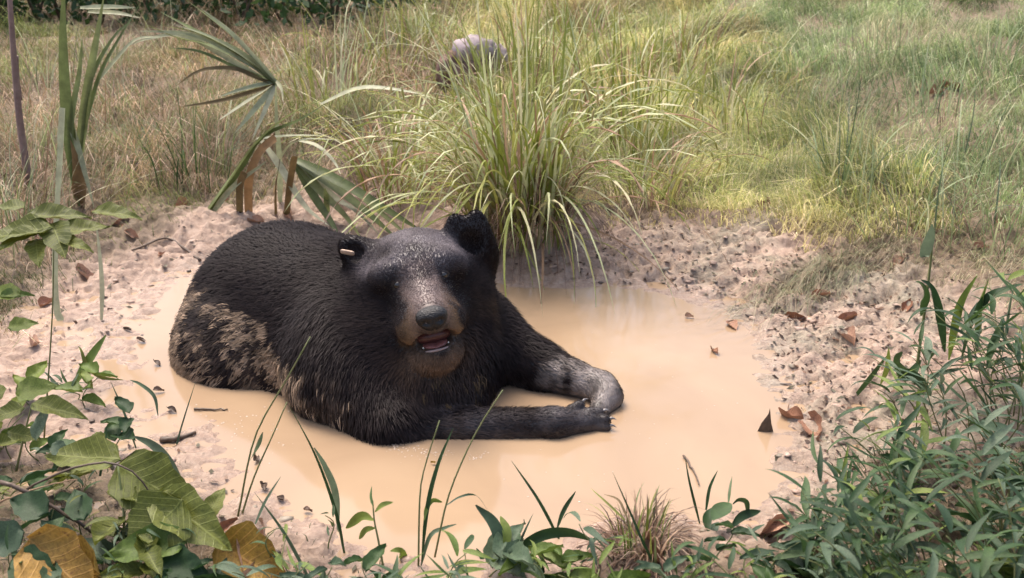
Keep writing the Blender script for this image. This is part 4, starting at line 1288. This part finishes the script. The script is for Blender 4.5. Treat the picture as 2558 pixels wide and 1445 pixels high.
# scum and bubbles
def scum(label, spots, seed):
    r_ = np.random.default_rng(seed)
    V, F = [], []
    for (u, v, su, sv, n) in spots:
        for i in range(n):
            c = atz(u + r_.normal(0, su), v + r_.normal(0, sv), .0)
            rr = r_.uniform(.0008, .0028)
            o = len(V)
            for a in range(7):
                V.append(c + [rr * math.cos(a * .9), rr * math.sin(a * .9), .0006])
            V.append(c + [0, 0, rr * .7])
            F += [(o + a, o + (a + 1) % 7, o + 7) for a in range(7)]
    return tag(obj("bubbles", mesh_np("bubbles", np.array(V), F, M["foam"])), label, "foam", kind="stuff")
scum("froth and mud specks on the water before the bear's elbow", [(990, 1112, 12, 5, 26), (1040, 1125, 30, 6, 40), (1100, 1135, 40, 7, 40), (1190, 1142, 14, 6, 22), (1200, 1062, 40, 8, 60), (1150, 1072, 20, 6, 40)], 1)
scum("scattered scum flecks on the open water", [(1650, 1000, 160, 110, 26), (1500, 1230, 200, 60, 16), (640, 1080, 60, 40, 36), (560, 1050, 60, 20, 36)], 2)

# ================================================================== FOREGROUND HERBS AND GRASSES
def herb(label, group, base, h, lean_az, lean, nleaf, leafL, mats, seed, name="leafy_grass", cat="plant", kind='lance', start=.2):
    r_ = np.random.default_rng(seed + 900)
    base = np.asarray(base, float)
    root = tag(empty(name, base), label, cat, group)
    H = np.array([math.cos(lean_az), math.sin(lean_az), 0])
    s = np.linspace(0, 1, 9)
    P = np.array([H * h * math.sin(lean) * t ** 1.5 + np.array([.01 * math.sin(5 * t + seed), .01 * math.cos(4 * t + seed), h * math.cos(lean * t) * t]) for t in s])
    pobj("stem", tube_mesh("stem", P - [0, 0, .01], np.linspace(.0018, .0009, 9), M["stem"], 5), root)
    for i in range(nleaf):
        t = start + (1 - start) * (i + .5 * r_.random()) / max(nleaf - .5, 1)
        t = min(t, 1.0)
        c = np.array([np.interp(t, s, P[:, k]) for k in range(3)])
        az = (i % 2) * math.pi + r_.normal(0, .55) + seed * 1.3
        L = leafL * r_.uniform(.65, 1.2) * (1 - .35 * abs(t - .55))
        m = mats[r_.integers(0, len(mats))]
        me = lance_mesh(int(r_.integers(0, 4)), m) if kind == 'lance' else ovate_mesh(int(r_.integers(0, 4)), m, .30 if kind == 'ovate' else .22, .15)
        pobj("leaf", me, root, c, (r_.normal(0, .25), -r_.uniform(-.1, .55), az), (L, L * r_.uniform(.8, 1.15), L))
    return root
KINDS = [('herb', "dark green"), ('blue_grass', "grey-green"), ('herb_lime', "bright lime-green")]
k = 0
r2 = np.random.default_rng(77)
while k < 84:
    u, v = r2.uniform(1960, 2640), r2.uniform(900, 1640)
    edge = 2230 + (1150 - v) * .45 if v < 1150 else 2230 - (v - 1150) * .85
    if u < edge: continue
    b = gp(u, v + 60)
    dens_h = .13 + .14 * r2.random() + .08 * ((u - edge) / 400)
    mt, nm = KINDS[int(r2.choice(3, p=[.66, .2, .14]))]
    herb("leafy grass stem with %s narrow leaves in the mass on the near right bank" % nm, "leafy grasses massed on the near right bank", b, min(dens_h, .34), math.pi + r2.normal(0, .8), .35 + .35 * r2.random(), int(r2.integers(7, 12)), .07 + .065 * r2.random(), [mt], k)
    k += 1
for i in range(44):
    v = r2.uniform(1180, 1620)
    u = r2.uniform(2190 - (v - 1150) * .9, 2600)
    mt, nm = KINDS[int(r2.choice(3, p=[.6, .25, .15]))]
    herb("little %s seedling under the leafy grass of the near right bank" % nm, "seedlings under the leafy grass", gp(u, v), .04 + .07 * r2.random(), r2.uniform(0, 6.28), .4, int(r2.integers(5, 10)), .035 + .04 * r2.random(), [mt], 400 + i, name="seedling", kind='lance' if r2.random() < .6 else 'narrow')
# tall broad-bladed grass rising from that mass
tb = gp(2330, 960)
tall = plant("broad_grass", "tall broad-bladed grass rising above the herbs on the right bank", "grass", tb)
yb = tb[1]
stem_strip(tall, [(2285, 960), (2300, 850), (2320, 700), (2330, 600)], (yb, yb), 9, 'stem')
for uv, w, m in [([(2325, 620), (2310, 640), (2320, 600), (2328, 560)], 26, 'blue_grass'), ([(2300, 790), (2310, 740), (2300, 712), (2288, 705)], 26, 'herb'), ([(2400, 900), (2425, 800), (2470, 740), (2520, 715)], 24, 'herb'),
                 ([(2360, 880), (2345, 790), (2325, 720), (2300, 700)], 28, 'herb'), ([(2300, 900), (2270, 940), (2245, 900), (2255, 880)], 34, 'herb'), ([(2370, 900), (2380, 840), (2400, 760), (2440, 690)], 20, 'herb_lime'),
                 ([(2440, 850), (2460, 740), (2470, 700)], 30, 'herb_lime'), ([(2200, 960), (2215, 920), (2220, 870)], 14, 'herb_lime'), ([(2120, 1010), (2170, 950), (2215, 890)], 12, 'herb'),
                 ([(2330, 1010), (2300, 960), (2260, 930), (2235, 950)], 30, 'herb'), ([(2500, 900), (2520, 760), (2540, 700)], 22, 'blue_grass'), ([(2050, 1130), (2130, 1060), (2200, 1000), (2260, 980)], 12, 'herb_lime')]:
    leaf_strip(tall, uv, (yb, yb - .05), w, m, 'lance', 'leaf')
# small herbs along the bottom shore and in the left tangle
r3 = np.random.default_rng(78)
for i in range(50):
    u = r3.uniform(560, 2050)
    v = r3.uniform(1440, 1600) if 900 < u < 1480 else r3.uniform(1380, 1600)
    mt, nm = KINDS[int(r3.choice(3, p=[.5, .2, .3]))]
    herb("small %s herb sprouting on the near bank at the bottom shore" % nm, "small herbs along the near bank", gp(u, v), .05 + .09 * r3.random(), r3.uniform(0, 6.28), .3 + .3 * r3.random(), int(r3.integers(4, 9)), .05 + .045 * r3.random(), [mt], 200 + i, name="small_herb", kind='lance' if r3.random() < .7 else 'narrow')
for i in range(56):
    u, v = r3.uniform(-60, 560), r3.uniform(960, 1600)
    if u > 60 + (v - 800) * .75: continue
    mt, nm = [KINDS[0], KINDS[1], KINDS[2], ('olive', "olive-green")][int(r3.choice(4, p=[.35, .2, .15, .3]))]
    herb("small %s herb in the tangle at the left foreground" % nm, "small herbs in the left tangle", gp(u, v), .05 + .08 * r3.random(), r3.uniform(0, 6.28), .4, int(r3.integers(4, 8)), .05 + .04 * r3.random(), [mt], 300 + i, name="small_herb", kind='lance' if r3.random() < .5 else 'ovate')
# traced foreground blades
def fg(label, base_uv, strips, name="grass_sprig", stems=()):
    b = gp(*base_uv)
    o = plant(name, label, "grass", b)
    for uv, w in stems: stem_strip(o, uv, (b[1], b[1] + .04), w, 'stem')
    for uv, w, m, pf in strips: leaf_strip(o, uv, (b[1], b[1] + .05), w, m, pf, 'blade', (0, -.8, .4))
    return o
fg("two thin grass stems bending right in front of the bear's flank", (596, 1290), [([(657, 1080), (645, 1110), (622, 1155)], 12, 'blue_grass', 'lance')],
   stems=[([(594, 1290), (600, 1262), (638, 1089), (720, 941), (775, 842)], 6), ([(600, 1300), (634, 1194), (680, 1090), (717, 1005)], 6)])
fg("dark grass blade leaning left over the water with a folded leaf", (858, 1385), [([(785, 1119), (812, 1165), (838, 1232), (845, 1330)], 18, 'blue_grass', 'lance'), ([(862, 1390), (840, 1280), (790, 1140), (717, 1003)], 10, 'herb', 'blade')])
fg("long dark grass blade lying diagonally before the yellow leaf", (766, 1440), [([(770, 1440), (710, 1330), (634, 1228)], 11, 'blue_grass', 'blade'), ([(638, 1310), (665, 1250), (702, 1190)], 8, 'blue_grass', 'blade')])
fg("tall thin grass sprig reaching up past the bear's forearm", (1060, 1415), [([(1053, 1405), (1068, 1270), (1094, 1164), (1132, 1070)], 13, 'herb', 'lance'), ([(1060, 1300), (1065, 1270), (1080, 1250), (1105, 1255)], 14, 'herb_lime', 'lance'), ([(1117, 1262), (1150, 1242), (1190, 1238), (1222, 1280)], 6, 'blue_grass', 'blade'), ([(1050, 1420), (1075, 1340), (1110, 1320), (1140, 1310)], 12, 'blue_grass', 'lance')],
   stems=[([(1045, 1413), (1049, 1239), (1062, 1164), (1098, 1051)], 6), ([(1086, 1392), (1117, 1251), (1158, 1145), (1200, 1062), (1256, 975)], 6)])
fg("leafy green sprout standing alone at the bottom shore", (955, 1415), [([(934, 1300), (905, 1290), (864, 1320)], 26, 'herb_lime', 'lance'), ([(936, 1280), (955, 1262), (982, 1255)], 13, 'herb_lime', 'lance'), ([(938, 1320), (915, 1325), (897, 1347)], 18, 'herb_lime', 'lance'), ([(932, 1265), (928, 1240), (929, 1215)], 12, 'herb', 'lance'), ([(975, 1378), (1000, 1380), (1018, 1408)], 24, 'herb_lime', 'lance')],
   stems=[([(958, 1420), (945, 1350), (935, 1300), (931, 1250)], 7)], name="leafy_sprout")
fg("broad-leaved grass with a leaf arching right at the bottom shore", (1268, 1420), [([(1262, 1415), (1300, 1370), (1360, 1335), (1425, 1330), (1483, 1352)], 30, 'herb', 'lance'), ([(1274, 1410), (1250, 1350), (1228, 1300), (1188, 1262)], 32, 'blue_grass', 'lance'), ([(1262, 1380), (1265, 1330), (1250, 1290)], 26, 'herb_lime', 'lance'), ([(1278, 1400), (1305, 1340), (1332, 1283)], 7, 'blue_grass', 'blade'), ([(1255, 1430), (1220, 1410), (1190, 1370)], 18, 'herb', 'lance'), ([(1290, 1425), (1330, 1405), (1370, 1415)], 20, 'herb_lime', 'lance')])
fg("slender grass blade crossing the water with a short side blade", (1400, 1350), [([(1398, 1350), (1345, 1250), (1277, 1151)], 8, 'herb', 'blade'), ([(1390, 1325), (1408, 1275), (1438, 1228)], 12, 'herb', 'lance'), ([(1400, 1350), (1425, 1390), (1440, 1420)], 8, 'blue_grass', 'even')])
fg("thin grass blades leaning left beside the cut sedge stub", (1640, 1437), [([(1650, 1445), (1600, 1340), (1576, 1283), (1530, 1179)], 7, 'herb', 'blade'), ([(1562, 1300), (1520, 1260), (1475, 1220)], 6, 'sedge', 'blade'), ([(1565, 1292), (1545, 1250), (1508, 1235)], 6, 'reed_brown', 'blade')])
fg("single thin blade standing at the water's near right shore", (1748, 1310), [([(1748, 1310), (1722, 1205), (1711, 1140)], 7, 'herb', 'blade')])
hb = fg("heart-leaved green herb at the near right shore", (1800, 1340), [([(1763, 1275), (1772, 1220), (1793, 1175)], 9, 'herb', 'blade'), ([(1820, 1255), (1824, 1220), (1829, 1190)], 7, 'herb', 'blade'), ([(1825, 1320), (1855, 1290), (1900, 1277)], 24, 'herb', 'lance'), ([(1770, 1330), (1765, 1300), (1778, 1270)], 26, 'herb', 'lance'), ([(1790, 1360), (1780, 1330), (1795, 1305)], 26, 'blue_grass', 'lance'), ([(1830, 1260), (1845, 1248), (1865, 1255), (1868, 1290)], 14, 'herb', 'lance'), ([(1875, 1370), (1880, 1330), (1910, 1310)], 12, 'blue_grass', 'lance'), ([(1780, 1300), (1800, 1280), (1825, 1258)], 48, 'herb', 'lance')], name="heart_leaved_herb")
fg("short bright green blade standing in the left mud", (200, 970), [([(182, 972), (215, 915), (265, 838)], 26, 'herb_lime', 'lance'), ([(232, 990), (222, 940), (205, 880), (195, 865)], 13, 'olive', 'blade'), ([(225, 930), (260, 945), (310, 950)], 8, 'olive', 'blade')])
fg("drooping thin blades over the left shallows", (330, 1120), [([(340, 1120), (310, 1030), (275, 950)], 6, 'blue_grass', 'blade'), ([(395, 1040), (385, 990), (350, 960), (325, 950)], 9, 'blue_grass', 'lance'), ([(435, 1150), (450, 1080), (490, 950)], 5, 'blue_grass', 'blade')])
fg("wide grey-green blade bending over the broad olive leaf", (460, 1215), [([(460, 1215), (420, 1150), (380, 1110), (333, 1090)], 24, 'blue_grass', 'lance'), ([(250, 1190), (262, 1120), (268, 1060)], 9, 'herb', 'blade')])
# ---- broad-leaved vine at the left foreground
def broad(parent, u, v, y, lenpx, ang, mat, wid=.30, tilt=.6, var=0, curl=.0, name="leaf"):
    """a broad leaf with its stalk end at pixel (u,v) and depth y, tip toward image angle ang"""
    p = aty(u, v, y)
    L = lenpx * mpp(y)
    Uv = np.array([0, math.cos(tilt), math.sin(tilt)])
    e1 = math.cos(ang) * np.array([1.0, 0, 0]) + math.sin(ang) * Uv
    nrm = np.cross(np.array([1.0, 0, 0]), Uv)
    e2 = np.cross(nrm, e1)
    me = ovate_mesh(var, mat, wid, curl)
    o = bpy.data.objects.new(name, me)
    mt = Matrix(((e1[0], e2[0], nrm[0]), (e1[1], e2[1], nrm[1]), (e1[2], e2[2], nrm[2])))
    o.rotation_euler = mt.to_euler()
    o.location = Vector(p) - Vector(parent.location)
    o.scale = (L, L, L)
    return link(o, parent)
vb = gp(300, 1420)
vine = plant("broad_leaved_vine", "vine with large olive-green oval leaves at the left foreground", "vine", vb)
stem_strip(vine, [(300, 1420), (310, 1300), (295, 1165)], (vb[1], 1.68), 9, 'stem')
for a in [(295, 1165, 1.70, 240, R(-28), 'olive', .34, .75, 0), (300, 1150, 1.72, 220, R(172), 'olive', .24, .5, 1), (380, 1235, 1.62, 270, R(-32), 'olive', .24, .55, 2), (455, 1250, 1.60, 200, R(-130), 'olive', .46, .8, 3),
          (470, 1350, 1.55, 240, R(188), 'herb_lime', .22, .6, 1), (400, 1390, 1.53, 150, R(-20), 'herb', .3, .6, 2), (60, 1330, 1.55, 140, R(200), 'blue_grass', .34, .9, 0), (120, 1280, 1.58, 130, R(160), 'herb', .34, .6, 2),
          (210, 1300, 1.6, 120, R(120), 'herb', .3, .5, 1), (30, 1400, 1.5, 150, R(-20), 'herb', .36, .6, 3), (520, 1290, 1.6, 90, R(70), 'olive', .3, .7, 0)]:
    broad(vine, *a)
vb2 = gp(110, 1100)
vine2 = plant("broad_leaved_vine", "olive-leaved sapling in front of the reeds at the left edge", "sapling", vb2)
yv = vb2[1]
stem_strip(vine2, [(110, 1100), (130, 800), (135, 590)], (yv, yv), 5, 'stem')
for a in [(135, 590, 1.95, 130, R(30), 'olive', .26, .35, 0), (60, 545, 1.98, 150, R(14), 'olive', .22, .3, 1), (230, 530, 1.98, 120, R(-3), 'olive', .22, .3, 2), (130, 560, 1.97, 120, R(-60), 'olive', .3, .4, 3),
          (130, 570, 1.95, 170, R(190), 'olive', .24, .35, 2), (100, 575, 1.95, 110, R(215), 'olive', .28, .35, 1), (150, 600, 1.94, 95, R(-20), 'olive', .2, .3, 3), (90, 600, 1.94, 90, R(-70), 'olive', .28, .4, 0),
          (60, 520, 2.0, 90, R(170), 'olive', .26, .3, 0), (50, 740, 1.9, 110, R(170), 'herb_lime', .26, .4, 1), (20, 820, 1.9, 70, R(20), 'herb_lime', .34, .5, 2), (0, 740, 1.9, 80, R(10), 'herb_lime', .2, .4, 3)]:
    broad(vine2, *a[:3], *a[3:])
vb3 = gp(40, 1180)
vine3 = plant("broad_leaved_vine", "olive-leaved seedling on the left bank beside the shallows", "seedling", vb3)
stem_strip(vine3, [(40, 1180), (60, 1090), (80, 1010)], (vb3[1], vb3[1]), 7, 'stem')
for a in [(40, 985, 1.85, 100, R(20), 'herb_lime', .36, .6, 0), (80, 1010, 1.82, 150, R(-12), 'olive', .2, .4, 1), (60, 1020, 1.82, 90, R(200), 'olive', .3, .5, 2), (90, 1100, 1.78, 110, R(85), 'blue_grass', .16, .8, 3), (130, 1110, 1.76, 60, R(-30), 'blue_grass', .34, .8, 1),
          (20, 1080, 1.8, 90, R(-10), 'olive', .26, .5, 2), (150, 1150, 1.75, 90, R(40), 'olive', .28, .5, 0), (240, 1080, 1.78, 60, R(-60), 'olive', .3, .6, 1)]:
    broad(vine3, *a)
yl = plant("yellowed_leaf", "large yellow-orange dying leaf at the lower left corner", "leaf", gp(100, 1480))
broad(yl, 75, 1350, 1.53, 270, R(-38), 'yellow', .34, .65, 1, .2)
yl = plant("yellowed_leaf", "second yellow dying leaf curled beneath the lower left one", "leaf", gp(120, 1480))
broad(yl, 250, 1440, 1.5, 230, R(170), 'yellow', .36, .5, 2, .3)
yl = plant("yellowed_leaf", "mottled yellow and brown leaf right of the olive vine", "leaf", gp(620, 1430))
broad(yl, 550, 1360, 1.6, 240, R(-30), 'yellow', .34, .55, 3, .25)
yl = plant("tan_leaf", "curled tan dead leaf standing at the tip of the olive leaf", "leaf", gp(570, 1330))
broad(yl, 548, 1330, 1.65, 60, R(40), 'dead', .3, .8, 1, .5)
lay_leaf(640, 1395, 190, 'dead', "long rust-brown dead leaf under the mottled yellow leaf", None, var=1, curl=.5, wid=.2)
